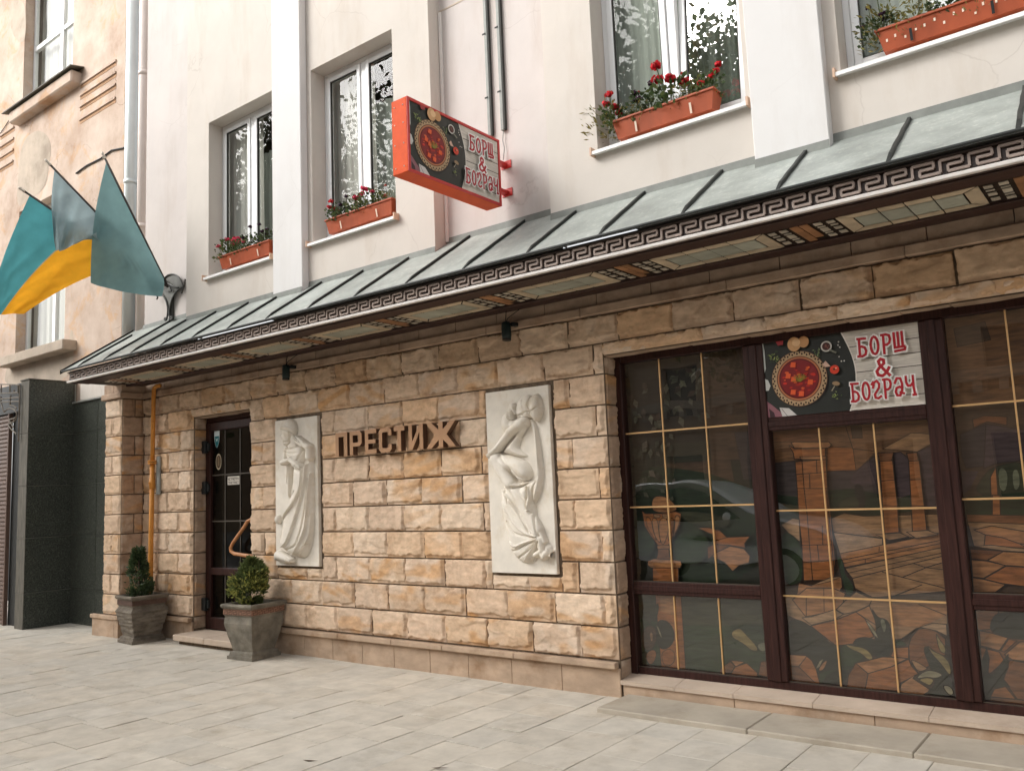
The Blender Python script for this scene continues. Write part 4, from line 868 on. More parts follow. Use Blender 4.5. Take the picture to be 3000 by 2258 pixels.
relief((-7.617,-6.912,.905,2.447),[
 ('p',[(-7.272,1.939),(-7.143,1.917),(-7.030,1.972),(-6.973,2.035),(-6.961,1.873),(-6.956,1.747),(-6.956,1.546),(-6.963,1.377),(-6.981,1.247),(-7.012,1.108),(-7.064,1.024),(-7.128,0.983),(-7.223,1.001),(-7.336,1.015),(-7.425,1.055),(-7.499,1.105),(-7.515,1.146),(-7.476,1.249),(-7.454,1.377),(-7.411,1.454),(-7.352,1.555),(-7.309,1.683),(-7.283,1.785),(-7.273,1.861)],.045,.028),
 ('p',[(-7.395,1.976),(-7.279,2.001),(-7.297,1.888),(-7.324,1.735),(-7.326,1.657),(-7.359,1.592),(-7.400,1.629),(-7.411,1.712),(-7.427,1.816),(-7.447,1.880),(-7.421,1.931)],.022,.014),
 ('p',[(-7.393,2.128),(-7.326,2.160),(-7.211,2.168),(-7.107,2.130),(-7.092,2.058),(-7.117,1.977),(-7.175,1.908),(-7.272,1.913),(-7.353,1.995),(-7.386,2.049)],.050,.030),
 ('c',[(-7.259,2.223),(-7.236,2.149)],.040,.052,.03,.012),
 ('e',[(-7.268,2.151)][0],.05,.035,0,.02,.03),
 ('e',[(-7.378,2.263)][0],.085,.105,-.5,.030,.012),
 ('e',[(-7.340,2.333)][0],.118,.115,-.3,.045,.012),
 ('c',[(-7.376,2.116),(-7.407,1.993)],.036,.034,.03,.012),
 ('c',[(-7.403,1.984),(-7.263,2.013)],.034,.026,.035,.028),
 ('c',[(-7.263,2.011),(-7.174,1.954)],.030,.026,.022,.045),
 ('c',[(-7.190,1.981),(-7.094,1.930)],.010,.007,.012,.05),('c',[(-7.198,1.966),(-7.091,1.912)],.010,.007,.012,.05),('c',[(-7.215,1.957),(-7.119,1.903)],.009,.007,.012,.048),('c',[(-7.231,1.957),(-7.167,1.913)],.009,.007,.012,.045),
 ('c',[(-6.993,2.021),(-6.991,2.123)],.045,.034,.035,.018),
 ('c',[(-6.995,2.123),(-7.074,2.164)],.034,.028,.028,.03),
 ('c',[(-7.034,2.161),(-7.186,2.228)],.011,.008,.012,.045),('c',[(-7.058,2.148),(-7.186,2.208)],.011,.008,.012,.045),('c',[(-7.074,2.136),(-7.178,2.186)],.010,.008,.012,.042),('c',[(-7.058,2.183),(-7.169,2.245)],.011,.008,.012,.04),
 ('c',[(-7.525,1.012),(-7.304,0.965)],.055,.030,.04,.012),('c',[(-7.568,0.986),(-7.410,0.953)],.03,.03,.025,.01),
 ('e',[(-7.546,1.389)][0],.035,.05,0,.03,.008),
 ('f',[(-7.517,2.310),(-7.432,2.341),(-7.323,2.327),(-7.242,2.284),(-7.210,2.251)],.007,-.009),('f',[(-7.482,2.334),(-7.398,2.362),(-7.306,2.357),(-7.233,2.315)],.016,.006),
 ('f',[(-7.445,2.299),(-7.420,2.287),(-7.395,2.290)],.006,-.008),('f',[(-7.475,2.280),(-7.454,2.258),(-7.429,2.256)],.006,-.007),('f',[(-7.412,2.234),(-7.383,2.221)],.005,-.007),('f',[(-7.392,2.203),(-7.325,2.202),(-7.283,2.256),(-7.282,2.303)],.010,-.010),
 ('f',[(-7.079,1.914),(-7.081,1.777),(-7.115,1.676),(-7.164,1.602),(-7.262,1.523),(-7.362,1.453),(-7.445,1.382)],.009,.018),('f',[(-7.111,1.880),(-7.105,1.778),(-7.147,1.672),(-7.213,1.588),(-7.311,1.513)],.012,-.010),
 ('f',[(-7.014,1.951),(-7.034,1.750),(-7.084,1.625),(-7.151,1.475),(-7.225,1.324),(-7.317,1.172),(-7.400,1.111),(-7.507,1.097)],.013,.018),('f',[(-7.040,1.851),(-7.067,1.700),(-7.133,1.550),(-7.199,1.425),(-7.266,1.299),(-7.341,1.177)],.013,-.014),
 ('f',[(-6.977,1.848),(-6.998,1.597),(-7.018,1.397),(-7.052,1.248),(-7.157,1.107),(-7.263,1.021),(-7.352,1.015)],.012,.016),('f',[(-7.002,1.799),(-7.038,1.548),(-7.089,1.348),(-7.156,1.198),(-7.221,1.107),(-7.408,1.070)],.013,-.013),
 ('f',[(-6.977,1.447),(-6.997,1.247),(-7.046,1.138),(-7.127,1.048),(-7.231,0.981)],.010,.012),('f',[(-7.046,1.138),(-7.094,1.098),(-7.190,1.037),(-7.287,0.995)],.008,-.014),
 ('f',[(-7.330,1.926),(-7.340,1.787),(-7.351,1.617)],.008,.010),('f',[(-7.363,1.917),(-7.382,1.763)],.010,-.008),
 ('f',[(-7.256,1.892),(-7.291,1.759),(-7.317,1.683)],.012,-.012),('f',[(-7.219,1.680),(-7.261,1.635),(-7.302,1.621)],.012,-.006),
 ('f',[(-7.377,2.095),(-7.270,2.068),(-7.140,2.081)],.016,-.004),('f',[(-7.115,2.110),(-7.140,2.035),(-7.173,1.996)],.010,-.010),
 ('f',[(-7.369,0.994),(-7.353,0.964)],.004,-.008),('f',[(-7.336,0.990),(-7.324,0.962)],.004,-.008),('f',[(-7.308,0.983),(-7.300,0.960)],.004,-.008),
 ],'narrow ivory relief of a bowed draped woman beside the entrance door')
relief((-4.648,-3.972,.905,2.447),[
 ('p',[(-4.428,1.690),(-4.324,1.670),(-4.196,1.665),(-4.056,1.689),(-4.075,1.580),(-4.116,1.511),(-4.150,1.467),(-4.139,1.431),(-4.137,1.361),(-4.095,1.232),(-4.049,1.163),(-3.995,1.143),(-3.995,1.050),(-4.056,1.045),(-4.101,1.113),(-4.142,1.053),(-4.176,0.998),(-4.246,0.982),(-4.309,0.991),(-4.378,1.035),(-4.439,1.105),(-4.448,1.186),(-4.492,1.361),(-4.504,1.516),(-4.506,1.594),(-4.450,1.649)],.034,.03),
 ('p',[(-4.295,2.201),(-4.192,2.192),(-4.175,2.149),(-4.191,2.094),(-4.253,2.026),(-4.288,1.977),(-4.284,1.936),(-4.228,1.886),(-4.197,1.869),(-4.288,1.858),(-4.457,1.904),(-4.462,1.936),(-4.398,2.005),(-4.317,2.052),(-4.388,2.072),(-4.433,2.113),(-4.436,2.165),(-4.401,2.205)],.045,.03),
 ('e',[(-4.397,2.147)][0],.052,.095,.15,.035,.012),
 ('p',[(-4.552,1.889),(-4.483,1.924),(-4.351,1.893),(-4.224,1.840),(-4.165,1.765),(-4.162,1.704),(-4.196,1.665),(-4.273,1.663),(-4.323,1.690),(-4.373,1.734),(-4.415,1.694),(-4.492,1.750),(-4.561,1.837)],.062,.032),
 ('c',[(-4.520,1.856),(-4.377,1.651)],.062,.055,.04,.022),('c',[(-4.377,1.651),(-4.130,1.262)],.055,.055,.03,.018),
 ('p',[(-4.160,2.189),(-4.117,2.170),(-4.085,2.050),(-4.063,1.896),(-4.046,1.759),(-4.055,1.659),(-4.116,1.511),(-4.155,1.482),(-4.165,1.532),(-4.105,1.712),(-4.100,1.787),(-4.109,1.965),(-4.129,2.069),(-4.150,2.142)],.040,.016),
 ('e',[(-4.227,2.268)][0],.062,.10,-.25,.028,.012),('e',[(-4.174,2.284)][0],.085,.10,.3,.045,.012),('e',[(-4.083,2.265)][0],.052,.115,0,.050,.012),
 ('c',[(-4.213,2.158),(-4.341,2.085)],.050,.038,.035,.028),('c',[(-4.341,2.085),(-4.488,1.951)],.038,.026,.035,.028),('c',[(-4.488,1.951),(-4.551,1.915)],.026,.024,.028,.035),
 ('c',[(-4.543,1.925),(-4.599,1.902)],.010,.007,.014,.04),('c',[(-4.544,1.915),(-4.593,1.886)],.010,.007,.014,.04),('c',[(-4.537,1.909),(-4.576,1.875)],.010,.007,.014,.04),
 ('c',[(-4.333,2.298),(-4.346,2.242)],.032,.030,.025,.014),('c',[(-4.358,2.259),(-4.368,2.207)],.009,.007,.012,.035),('c',[(-4.342,2.252),(-4.348,2.195)],.009,.007,.012,.037),('c',[(-4.326,2.251),(-4.329,2.188)],.009,.007,.012,.037),('c',[(-4.314,2.281),(-4.287,2.231)],.009,.007,.012,.03),
 ('p',[(-4.302,1.597),(-4.211,1.625),(-4.176,1.563),(-4.161,1.487),(-4.147,1.411),(-4.162,1.362),(-4.225,1.373),(-4.248,1.413),(-4.225,1.483),(-4.274,1.525)],.050,.018),
 ('c',[(-4.097,1.182),(-4.073,1.064)],.035,.032,.03,.018),('c',[(-4.078,1.093),(-4.141,1.063)],.026,.024,.03,.02),('c',[(-4.042,1.074),(-4.062,1.044)],.03,.024,.03,.02),('p',[(-4.025,1.060),(-3.955,1.114),(-3.944,1.036),(-4.002,1.036)],.055,.008),
 ('c',[(-4.088,1.237),(-4.055,1.167)],.018,.018,.025,.012),
 ('f',[(-4.102,1.212),(-4.195,1.222),(-4.283,1.363),(-4.335,1.466),(-4.434,1.571),(-4.498,1.625)],.008,.012),('f',[(-4.194,1.237),(-4.259,1.333),(-4.312,1.409),(-4.423,1.529),(-4.486,1.593)],.009,-.009),
 ('f',[(-4.115,1.202),(-4.257,1.242),(-4.343,1.313),(-4.430,1.401),(-4.485,1.495)],.012,.007),('f',[(-4.134,1.197),(-4.297,1.222),(-4.373,1.242),(-4.434,1.334)],.012,-.009),
 ('f',[(-4.115,1.192),(-4.249,1.162),(-4.354,1.121),(-4.410,1.161)],.010,.010),('f',[(-4.135,1.182),(-4.250,1.142),(-4.342,1.096),(-4.401,1.090)],.012,-.010),
 ('f',[(-4.116,1.182),(-4.188,1.122),(-4.274,1.061),(-4.346,1.030)],.010,-.012),('f',[(-4.110,1.177),(-4.183,1.102),(-4.257,1.012)],.009,.014),('f',[(-4.104,1.172),(-4.152,1.093),(-4.194,1.013)],.010,-.012),
 ('f',[(-4.443,1.654),(-4.434,1.571),(-4.419,1.488)],.010,-.008),('f',[(-4.368,1.579),(-4.309,1.465),(-4.274,1.404)],.012,-.006),('f',[(-4.142,1.381),(-4.118,1.261),(-4.102,1.212)],.010,-.010),('f',[(-4.300,1.389),(-4.193,1.262),(-4.120,1.222)],.012,.006),
 ('f',[(-4.339,1.635),(-4.248,1.636),(-4.196,1.655)],.010,.014),('f',[(-4.347,1.609),(-4.269,1.617),(-4.210,1.645)],.010,-.014),('f',[(-4.359,1.749),(-4.311,1.669),(-4.274,1.642)],.010,-.012),('f',[(-4.333,1.753),(-4.284,1.689),(-4.196,1.665),(-4.156,1.694)],.008,.012),
 ('f',[(-4.262,1.862),(-4.175,1.806),(-4.115,1.742)],.008,.010),('f',[(-4.197,1.864),(-4.150,1.805),(-4.115,1.753),(-4.116,1.732)],.007,-.010),('f',[(-4.211,1.615),(-4.196,1.538),(-4.218,1.483),(-4.202,1.433),(-4.166,1.397)],.008,-.014),('f',[(-4.186,1.614),(-4.179,1.513),(-4.196,1.422)],.008,.010),
 ('f',[(-4.465,1.884),(-4.388,1.817),(-4.346,1.748)],.014,-.008),('f',[(-4.457,1.904),(-4.352,1.883),(-4.225,1.834)],.007,-.014),('f',[(-4.276,2.069),(-4.359,1.992),(-4.455,1.931)],.014,-.012),('f',[(-4.182,2.145),(-4.211,2.080),(-4.266,2.027)],.012,-.010),
 ('f',[(-4.132,2.347),(-4.143,2.275),(-4.107,2.221),(-4.035,2.276)],.007,-.010),('f',[(-4.269,2.214),(-4.203,2.224),(-4.164,2.241),(-4.114,2.226)],.008,-.010),('f',[(-4.197,2.332),(-4.188,2.269),(-4.152,2.230)],.010,.005),('f',[(-4.296,2.191),(-4.205,2.198),(-4.129,2.171)],.008,-.012),
 ('f',[(-4.112,2.144),(-4.084,1.964),(-4.080,1.811),(-4.092,1.711)],.010,.008),('f',[(-4.083,2.086),(-4.062,1.912),(-4.058,1.760)],.009,-.010),('f',[(-4.119,1.682),(-4.156,1.583),(-4.162,1.482)],.010,-.012),
 ],'wide ivory relief of a crouching veiled woman left of the shop window')

# ---------------------------------------------------------------- neighbouring building
NB=empty('neighbour_building',(-14,.1,0),'old peach building with peeling plaster and a dark granite ground floor','building')
YN=.10
bars=[(-12.52,-11.44,z,z+.085) for z in (7.39,7.60,7.78,7.96)]+[(-15.42,-14.86,z,z+.085) for z in (7.40,7.60,7.80,8.00)]
NW=[(-14.57,-12.87,4.05,6.5),(-14.57,-12.80,8.25,10.6)]
m=MB(); holed(m,-24,-11.19,3.0,13,YN,.33,NW,True); nb=m.build('facade',M['peach'],NB)
for b in bars:
    m=MB(); m.box(b[0],b[1],YN-.004,YN+.05,b[2],b[3]); m.build('facade_groove',M['groove'],nb)
    m=MB(); m.cbox(b[0],b[1],YN-.022,YN-.0045,b[2]+.05,b[3]+.002,.004); m.build('facade_rib',M['peach'],nb)
# patches of bare grey cement
def patch(pts,name='bare_cement_patch',y=YN-.003,mm='grey_plaster'):
    m=MB(); p=smooth(pts,2,True); m.add([(a,y,b) for a,b in p],[tuple(range(len(p)))]); m.build(name,M[mm],nb)
patch([(-14.540,7.729),(-14.024,7.767),(-13.614,7.572),(-13.455,7.315),(-13.534,6.990),(-13.613,6.665),(-14.259,6.619),(-14.675,6.578),(-14.663,7.179)])
patch([(-14.788,3.956),(-12.762,3.887),(-12.642,4.322),(-12.533,3.968),(-12.647,3.424),(-14.933,3.602),(-14.898,3.895)])
patch([(-15.285,10.552),(-14.598,10.270),(-14.509,9.727),(-14.598,9.433),(-15.120,9.834)])
for (a,b,c,d),sl in zip(NW,(0,1)):
    W=MB(); yf=.25; mid=a+(b-a)*.60; q=.06
    W.cbox(a,a+q,yf,yf+.06,c,d,.004); W.cbox(b-q,b,yf,yf+.06,c,d,.004); W.cbox(a+q,b-q,yf,yf+.06,c,c+q,.004); W.cbox(a+q,b-q,yf,yf+.06,d-q,d,.004); W.cbox(mid-.05,mid+.05,yf-.01,yf+.06,c+q,d-q,.004)
    if sl: W.cbox(a+q,mid-.05,yf,yf+.06,9.35,9.43,.004); W.cbox(mid+.05,b-q,yf,yf+.06,9.35,9.43,.004)
    wn=W.build('window',M['pvc_white'],NB)
    P=MB(); P.quad((a+q,yf+.02,c+q),(mid-.05,yf+.02,c+q),(mid-.05,yf+.02,d-q),(a+q,yf+.02,d-q)); P.build('pane',M['pane'],wn)
    P=MB(); P.quad((mid+.05,yf+.02,c+q),(b-q,yf+.02,c+q),(b-q,yf+.02,d-q),(mid+.05,yf+.02,d-q)); P.build('pane',M['pane'],wn)
    V,F=wavy(a,b,c,d,yf+.15,7,.02,40+sl); npmesh('curtain',V,F,M['curtain'],wn)
    W=MB(); W.add([(a,yf+.05,c),(b,yf+.05,c),(b,1.2,c),(a,1.2,c),(a,yf+.05,d),(b,yf+.05,d),(b,1.2,d),(a,1.2,d)],[(0,1,2,3),(4,7,6,5),(1,2,6,5),(2,3,7,6),(3,0,4,7)]); W.build('dark_room',M['room'],wn)
m=MB(); m.cbox(-14.75,-12.48,-.10,.25,3.90,4.05,.01); m.build('stone_sill',M['grey_plaster'],NB)
m=MB(); m.cbox(-14.7,-12.50,-.06,.25,8.02,8.22,.02); m.build('stone_sill',M['peach'],NB)
m=MB(); m.add([(-14.86,-.11,8.222),(-12.42,-.11,8.222),(-12.42,.25,8.30),(-14.86,.25,8.30),(-14.86,-.11,8.24),(-12.42,-.11,8.24),(-12.42,.25,8.32),(-14.86,.25,8.32)],[(3,2,1,0),(4,5,6,7),(0,1,5,4),(1,2,6,5),(3,0,4,7)]); m.build('sill_flashing',M['granite_old'],NB)
m=MB(); m.tube([(x,YN-.015,z) for x,z in [(-12.582,6.625),(-12.257,6.657),(-11.837,6.647),(-11.515,6.682),(-11.161,6.617)]],.012,6); m.build('wall_cable',M['black'],NB)
m=MB(); m.tube([(x,YN-.012,z) for x,z in [(-15.410,8.108),(-15.081,8.235),(-14.653,8.373),(-14.340,8.468)]],.007,6); m.build('wall_cable',M['black'],NB)
# granite clad portal jutting out, low granite wall, shutter
m=MB(); XP=-12.43
m.box(-12.69,XP-.011,-.555+.011,.09,0,3.40); m.build('portal_core',M['joint'],NB)
m=MB(); zz=[0,.476,1.216,1.93,2.66,3.41]
for a,b in zip(zz,zz[1:]): m.cbox(XP-.0108,XP,-.5535,.068,a+.003,b-.003,.0015)
m.build('portal_side',M['granite'],NB)
m=MB()
for a,b in zip(zz,zz[1:]): m.cbox(-12.69,XP-.0015,-.555-.003,-.5442,a+.002,b-.002,.0015)
m.build('portal_front',M['granite_old'],NB)
m=MB(); m.box(-12.70,XP+.004,-.57,.09,3.411,3.425); m.build('portal_cap',M['granite_old'],NB)
m=MB(); m.cbox(-15.5,-12.691,-.50,-.2,3.0,3.41,.004); m.box(-13.20,-12.691,-.44,-.2,0,2.999); m.build('portal_lintel',M['black'],NB)
m=MB(); z=0.0
while z<3.0: m.add([(-15.5,-.452,z),(-13.205,-.452,z),(-13.205,-.470,z+.02),(-15.5,-.470,z+.02),(-13.205,-.466,z+.05),(-15.5,-.466,z+.05),(-13.205,-.452,z+.0595),(-15.5,-.452,z+.0595)],[(0,1,2,3),(3,2,4,5),(5,4,6,7)]); z+=.06
m.build('roller_shutter',M['shutter'],NB)
m=MB(); m.cbox(-13.24,-13.202,-.50,-.445,0,3.0,.004); m.build('shutter_rail',M['shutter'],NB)
m=MB()
for (a,b) in ((XP+.002,-11.72),(-11.716,-10.78)):
    for c,d in zip(zz[:-2]+[2.66],zz[1:-1]+[3.10]): m.cbox(a+.002,b-.002,.058,.07,c+.002,d-.002,.0015)
m.build('granite_dado',M['granite'],NB)
m=MB(); m.box(XP,-10.78,.0705,.099,0,3.09); m.build('dado_core',M['joint'],NB)
m=MB(); m.cbox(XP+.002,-10.78,.03,.10,3.101,3.118,.003); m.build('dado_cap',M['conduit'],NB)
m=MB(); m.cbox(-12.25,-11.2,.055,.099,3.12,3.42,.012); m.build('rough_plaster_patch',M['plaster'],NB)
# iron lattice bracket over the shutter
LT=empty('iron_lattice',(-13.1,-.60,2.9),'ornate curled iron lattice at the top of the brown roller shutter','lattice')
m=MB(); yl=-.585
def lt(pts,r=.010): m.tube([(x,yl,z) for x,z in pts],r,6)
lt([(-12.671,3.366),(-12.660,3.137),(-12.662,2.788),(-12.660,2.554)],.011)
for z_ in ([(-13.334,3.439),(-12.670,3.357)],[(-13.324,3.306),(-12.703,3.246)],[(-13.318,3.219),(-12.659,3.180)],[(-13.272,3.170),(-12.655,3.123)]): lt(z_)
for z_ in ([(-12.997,3.397),(-12.988,3.271)],[(-13.291,3.430),(-13.282,3.302)],[(-12.721,3.367),(-12.713,3.256),(-12.845,3.270),(-12.847,3.301)],[(-13.288,3.253),(-13.282,3.162),(-13.166,3.016)],[(-12.955,3.237),(-12.965,3.096),(-12.832,3.074),(-12.758,3.032)]): lt(z_)
lt(smooth([(-13.166,3.016),(-13.095,3.045),(-12.931,3.053),(-12.787,3.009),(-12.732,2.942),(-12.779,2.894),(-12.981,2.893)],2)); lt(smooth([(-12.742,2.934),(-12.757,2.866),(-12.936,2.828),(-13.018,2.835)],2)); lt(smooth([(-13.018,2.835),(-12.931,2.757),(-12.733,2.668)],2)); lt([(-12.981,2.889),(-12.915,2.826),(-12.830,2.767)])
m.build('scrollwork',M['lattice'],LT); tag(LT)

# ---------------------------------------------------------------- flags and their wrought iron holder
FH=empty('flag_holder',(-9.56,-.13,3.83),'wrought iron fan shaped holder carrying three flagpoles','flag holder')
yq=-.14
fan=[(-9.716,4.380),(-9.653,4.418),(-9.582,4.435),(-9.502,4.429),(-9.422,4.406),(-9.352,4.366),(-9.299,4.317),(-9.264,4.261),(-9.247,4.224),(-9.316,4.222),(-9.385,4.205),(-9.437,4.170),(-9.489,4.125),(-9.532,4.079),(-9.554,4.028),(-9.566,3.966),(-9.585,4.033),(-9.613,4.102),(-9.658,4.165),(-9.731,4.223),(-9.805,4.256),(-9.796,4.309),(-9.761,4.348)]
m=MB(); m.prism(fan,'y',yq,yq+.006); m.build('fan_plate',M['iron_plate'],FH)
m=MB()
def ir(pts,r=.010,y=yq-.006): m.tube([(x,y,z) for x,z in smooth(pts,2)],r,7)
ir([(-9.716,4.380),(-9.653,4.418),(-9.582,4.435),(-9.502,4.429),(-9.422,4.406),(-9.352,4.366),(-9.299,4.317),(-9.247,4.224)]); ir([(-9.247,4.224),(-9.350,4.214),(-9.437,4.170),(-9.506,4.104),(-9.549,4.012),(-9.557,3.940),(-9.538,3.873),(-9.503,3.853),(-9.477,3.868),(-9.495,3.891),(-9.521,3.890)],.012); ir([(-9.849,4.173),(-9.822,4.183),(-9.841,4.212)]); ir([(-9.805,4.256),(-9.731,4.218),(-9.649,4.143),(-9.594,4.045),(-9.584,3.969),(-9.601,3.898),(-9.636,3.859),(-9.668,3.884),(-9.645,3.900),(-9.618,3.886)],.012); ir([(-9.205,4.309),(-9.213,4.242),(-9.238,4.218),(-9.272,4.175),(-9.280,4.143),(-9.298,4.170)],.010); ir([(-9.752,4.367),(-9.652,4.353),(-9.535,4.307),(-9.438,4.254),(-9.333,4.225)],.009,yq-.02); ir([(-9.742,4.320),(-9.633,4.255),(-9.543,4.204)],.009,yq-.02); ir([(-9.617,4.371),(-9.562,4.307),(-9.508,4.237),(-9.490,4.204)],.012,yq-.02)
m.build('scrollwork',M['iron'],FH)
m=MB(); m.cbox(-9.60,-9.52,-.13,-.1005,3.86,4.35,.004); m.build('wall_bracket',M['iron'],FH)
BASE=Vector((-9.49,-.20,4.25)); TIP={'r':Vector((-9.47,-1.02,5.655)),'m':Vector((-9.72,-1.52,5.50)),'l':Vector((-9.90,-1.71,5.18))}
def flag(key,label,cols,hoist,fly,sag,seed,stripe=None,emblem=False,folds=(6,.03),gather=None):
    tip=TIP[key]; e=empty('flag',tuple(BASE),label,'flag','flags on the wrought iron holder')
    d=(tip-BASE).normalized(); m=MB(); m.tube([BASE,tip],.013,8); p=m.build('pole',M['pole'],e,True)
    m=MB(); m.tube([tip-d*.0,tip+d*.02,tip+d*.03,tip+d*.06,tip+d*.085],[.016,.022,.012,.020,.004],8); m.build('finial',M['finial'],p,True)
    h0,h1=hoist; A_=tip+(BASE-tip)*h0; B_=tip+(BASE-tip)*h1; Cc,Dd=Vector(fly[0]),Vector(fly[1])       # hoist: A..B, fly end: C (under A), D (under B)
    nu,nv=44,36; V=[];col=[]; r=np.random.default_rng(seed); ph=r.uniform(0,6,6); nrm=((B_-A_).cross(Cc-A_)).normalized()
    for j in range(nv+1):
        v=j/nv
        for i in range(nu+1):
            u=i/nu; s_=u
            P=A_*(1-s_)*(1-v)+B_*s_*(1-v)+Cc*(1-s_)*v+Dd*s_*v
            P=P+Vector(sag[0])*math.sin(math.pi*v)*(1-u)+Vector(sag[1])*math.sin(math.pi*v)*u+Vector(sag[2])*math.sin(math.pi*u)*v
            f=folds[1]*(v**.7)*(math.sin(folds[0]*u*3.14+2.2*v+ph[0])+.5*math.sin(folds[0]*1.9*u*3.14-3*v+ph[1])+.35*math.sin(folds[0]*.9*3.14*(u+.8*v)+ph[2]))
            f+= .005*math.sin(31*u+17*v+ph[3])*math.sin(9*v)+.016*v**.5*(1-abs(math.sin(5.2*u-2.4*v+ph[4])))**2+.010*(1-abs(math.sin(8.5*u+3.7*v+ph[5])))**3*math.sin(3.14*min(1,v*1.1))
            V.append(P+nrm*f)
            c=cols[0]
            if stripe: c=cols[0] if u<.5 else cols[1]
            c=np.array(c)
            if emblem:
                q=math.hypot((u-.58)/.20,(v-.60)/.30); 
                if q<1.05: c=c*(1-.20*max(0,1-q)**.4*(.5+.5*math.sin(46*u+7*math.sin(7*v)+3*math.sin(17*v)))*(.55+.45*math.sin(19*v+4*u)))
            col.append(tuple(c))
    m=MB(); m.add(V,[(j*(nu+1)+i,j*(nu+1)+i+1,(j+1)*(nu+1)+i+1,(j+1)*(nu+1)+i) for j in range(nv) for i in range(nu)],col); m.build('cloth',M['cloth'],e,True)
blue=(.11,.42,.47); yel=(1.0,.47,.03)
flag('l','blue and yellow flag, leftmost and lowest of the three',(blue,yel),(.03,.72),((-10.85,-1.70,3.93),(-10.60,-1.40,3.93)),((.0,-.05,-.02),(-.02,-.05,.04),(0,-.05,-.02)),4,True,folds=(3,.022))
flag('m','pale grey-blue flag hanging limp between the other two flags',((.37,.48,.51),),(.03,.55),((-9.80,-1.40,4.55),(-9.60,-1.05,4.78)),((0,-.04,.0),(-.05,-.05,-.08),(0,-.12,-.12)),9,folds=(5,.05))
flag('r','grey-teal flag with a faint darker emblem, rightmost and nearest the holder',((.20,.345,.355),),(.02,.93),((-9.70,-1.05,4.20),(-9.42,-.33,4.10)),((.0,-.05,0),(.10,-.04,.03),(0,-.06,-.03)),14,emblem=True,folds=(3,.028))

# ---------------------------------------------------------------- planters and shrubs
def planter(cx,cy,h,hb,ht,rot,label,worn):
    e=empty('planter',(cx,cy,0),label,'planter','square concrete planters beside the entrance door'); m=MB(); r=np.random.default_rng(21+worn)
    prof=[(0,hb+.015),(.035,hb+.015),(.036,hb),(.065,hb-.005),(.080,hb-.030),(.10,hb-.024),(.25,hb+.012),(.36,hb+.036),(h-.125,ht-.028),(h-.11,ht-.022),(h-.045,ht-.018),(h-.04,ht-.005),(h-.02,ht+.006),(h-.004,ht+.002),(h,ht-.006),(h,ht-.035),(h-.06,ht-.045)]
    ca,sa=math.cos(rot),math.sin(rot); n=14; V=[]
    # subdivide profile finely for the weathered one
    pf=[]
    for (z0,a0),(z1,a1) in zip(prof,prof[1:]):
        k=max(1,int(abs(z1-z0)/.02))
        for q in range(k): t=q/k; pf.append((z0+(z1-z0)*t,a0+(a1-a0)*t))
    pf.append(prof[-1])
    for z,a in pf:
        for s_ in range(4):
            for i in range(n):
                t=-1+2*i/n; u,v=((t,-1),(1,t),(-t,1),(-1,-t))[s_]
                x,y=u*a,v*a; wob=0
                if .10<z<h-.12: wob=(.0045 if worn else .0015)*(math.sin(z*(105 if worn else 40)+.8*math.sin(3*t+s_)+1.3*math.sin(23*z))+.10*r.normal())
                x+=wob*(1 if u==1 else -1 if u==-1 else 0); y+=wob*(1 if v==1 else -1 if v==-1 else 0)
                V.append((cx+x*ca-y*sa,cy+x*sa+y*ca,z))
    N_=4*n; m.add(V,[(j*N_+i,j*N_+(i+1)%N_,(j+1)*N_+(i+1)%N_,(j+1)*N_+i) for j in range(len(pf)-1) for i in range(N_)]); m.build('pot',M['concrete_worn' if worn else 'concrete'],e)
    def W(x,y,z): return (cx+x*ca-y*sa,cy+x*sa+y*ca,z)
    for s_ in range(4):
        m=MB(); q=math.pi/2*s_; c2,s2=math.cos(q),math.sin(q); T=lambda x,y,z:W(x*c2-y*s2,x*s2+y*c2,z)
        a=ht-.0165; za,zb=h-.106,h-.050; m.add([T(-a,-a,za),T(a,-a,za),T(a,-a,zb),T(-a,-a,zb)],[(0,1,2,3)]); 
        m.build('band',M['planter_band' if not worn else 'band_dark'],e)
        if not worn:
            m=MB(); k=6; P=2*a/k; t=.0055; hh=.046; z0=za+.005
            for i in range(k):
                for (u0,u1,v0,v1) in ((0,.78,.88,1),(.26,.78,.46,.58),(.26,1,0,.12),(.70,.80,.5,1),(.22,.32,0,.55),(.94,1.04,0,1)):
                    x0_,x1_=-a+(i+u0)*P,min(a,-a+(i+u1)*P); m.add([T(x0_,-a-.0035,z0+v0*hh),T(x1_,-a-.0035,z0+v0*hh),T(x1_,-a-.0035-.0002*0,z0+v1*hh),T(x0_,-a-.0035,z0+v1*hh)],[(0,1,2,3)])
            m.build('key_band',M['band_dark'],e)
    m=MB(); a=ht-.04; m.add([W(-a,-a,h-.04),W(a,-a,h-.04),W(a,a,h-.04),W(-a,a,h-.04)],[(0,1,2,3)]); m.build('soil',M['soil'],e)
planter(-7.655,-.285,.555,.175,.232,R(5),'smooth planter with a terracotta key band right of the door',0)
planter(-9.86,-.29,.545,.185,.222,R(-5),'worn dark planter with wavy ridges left of the door',1)
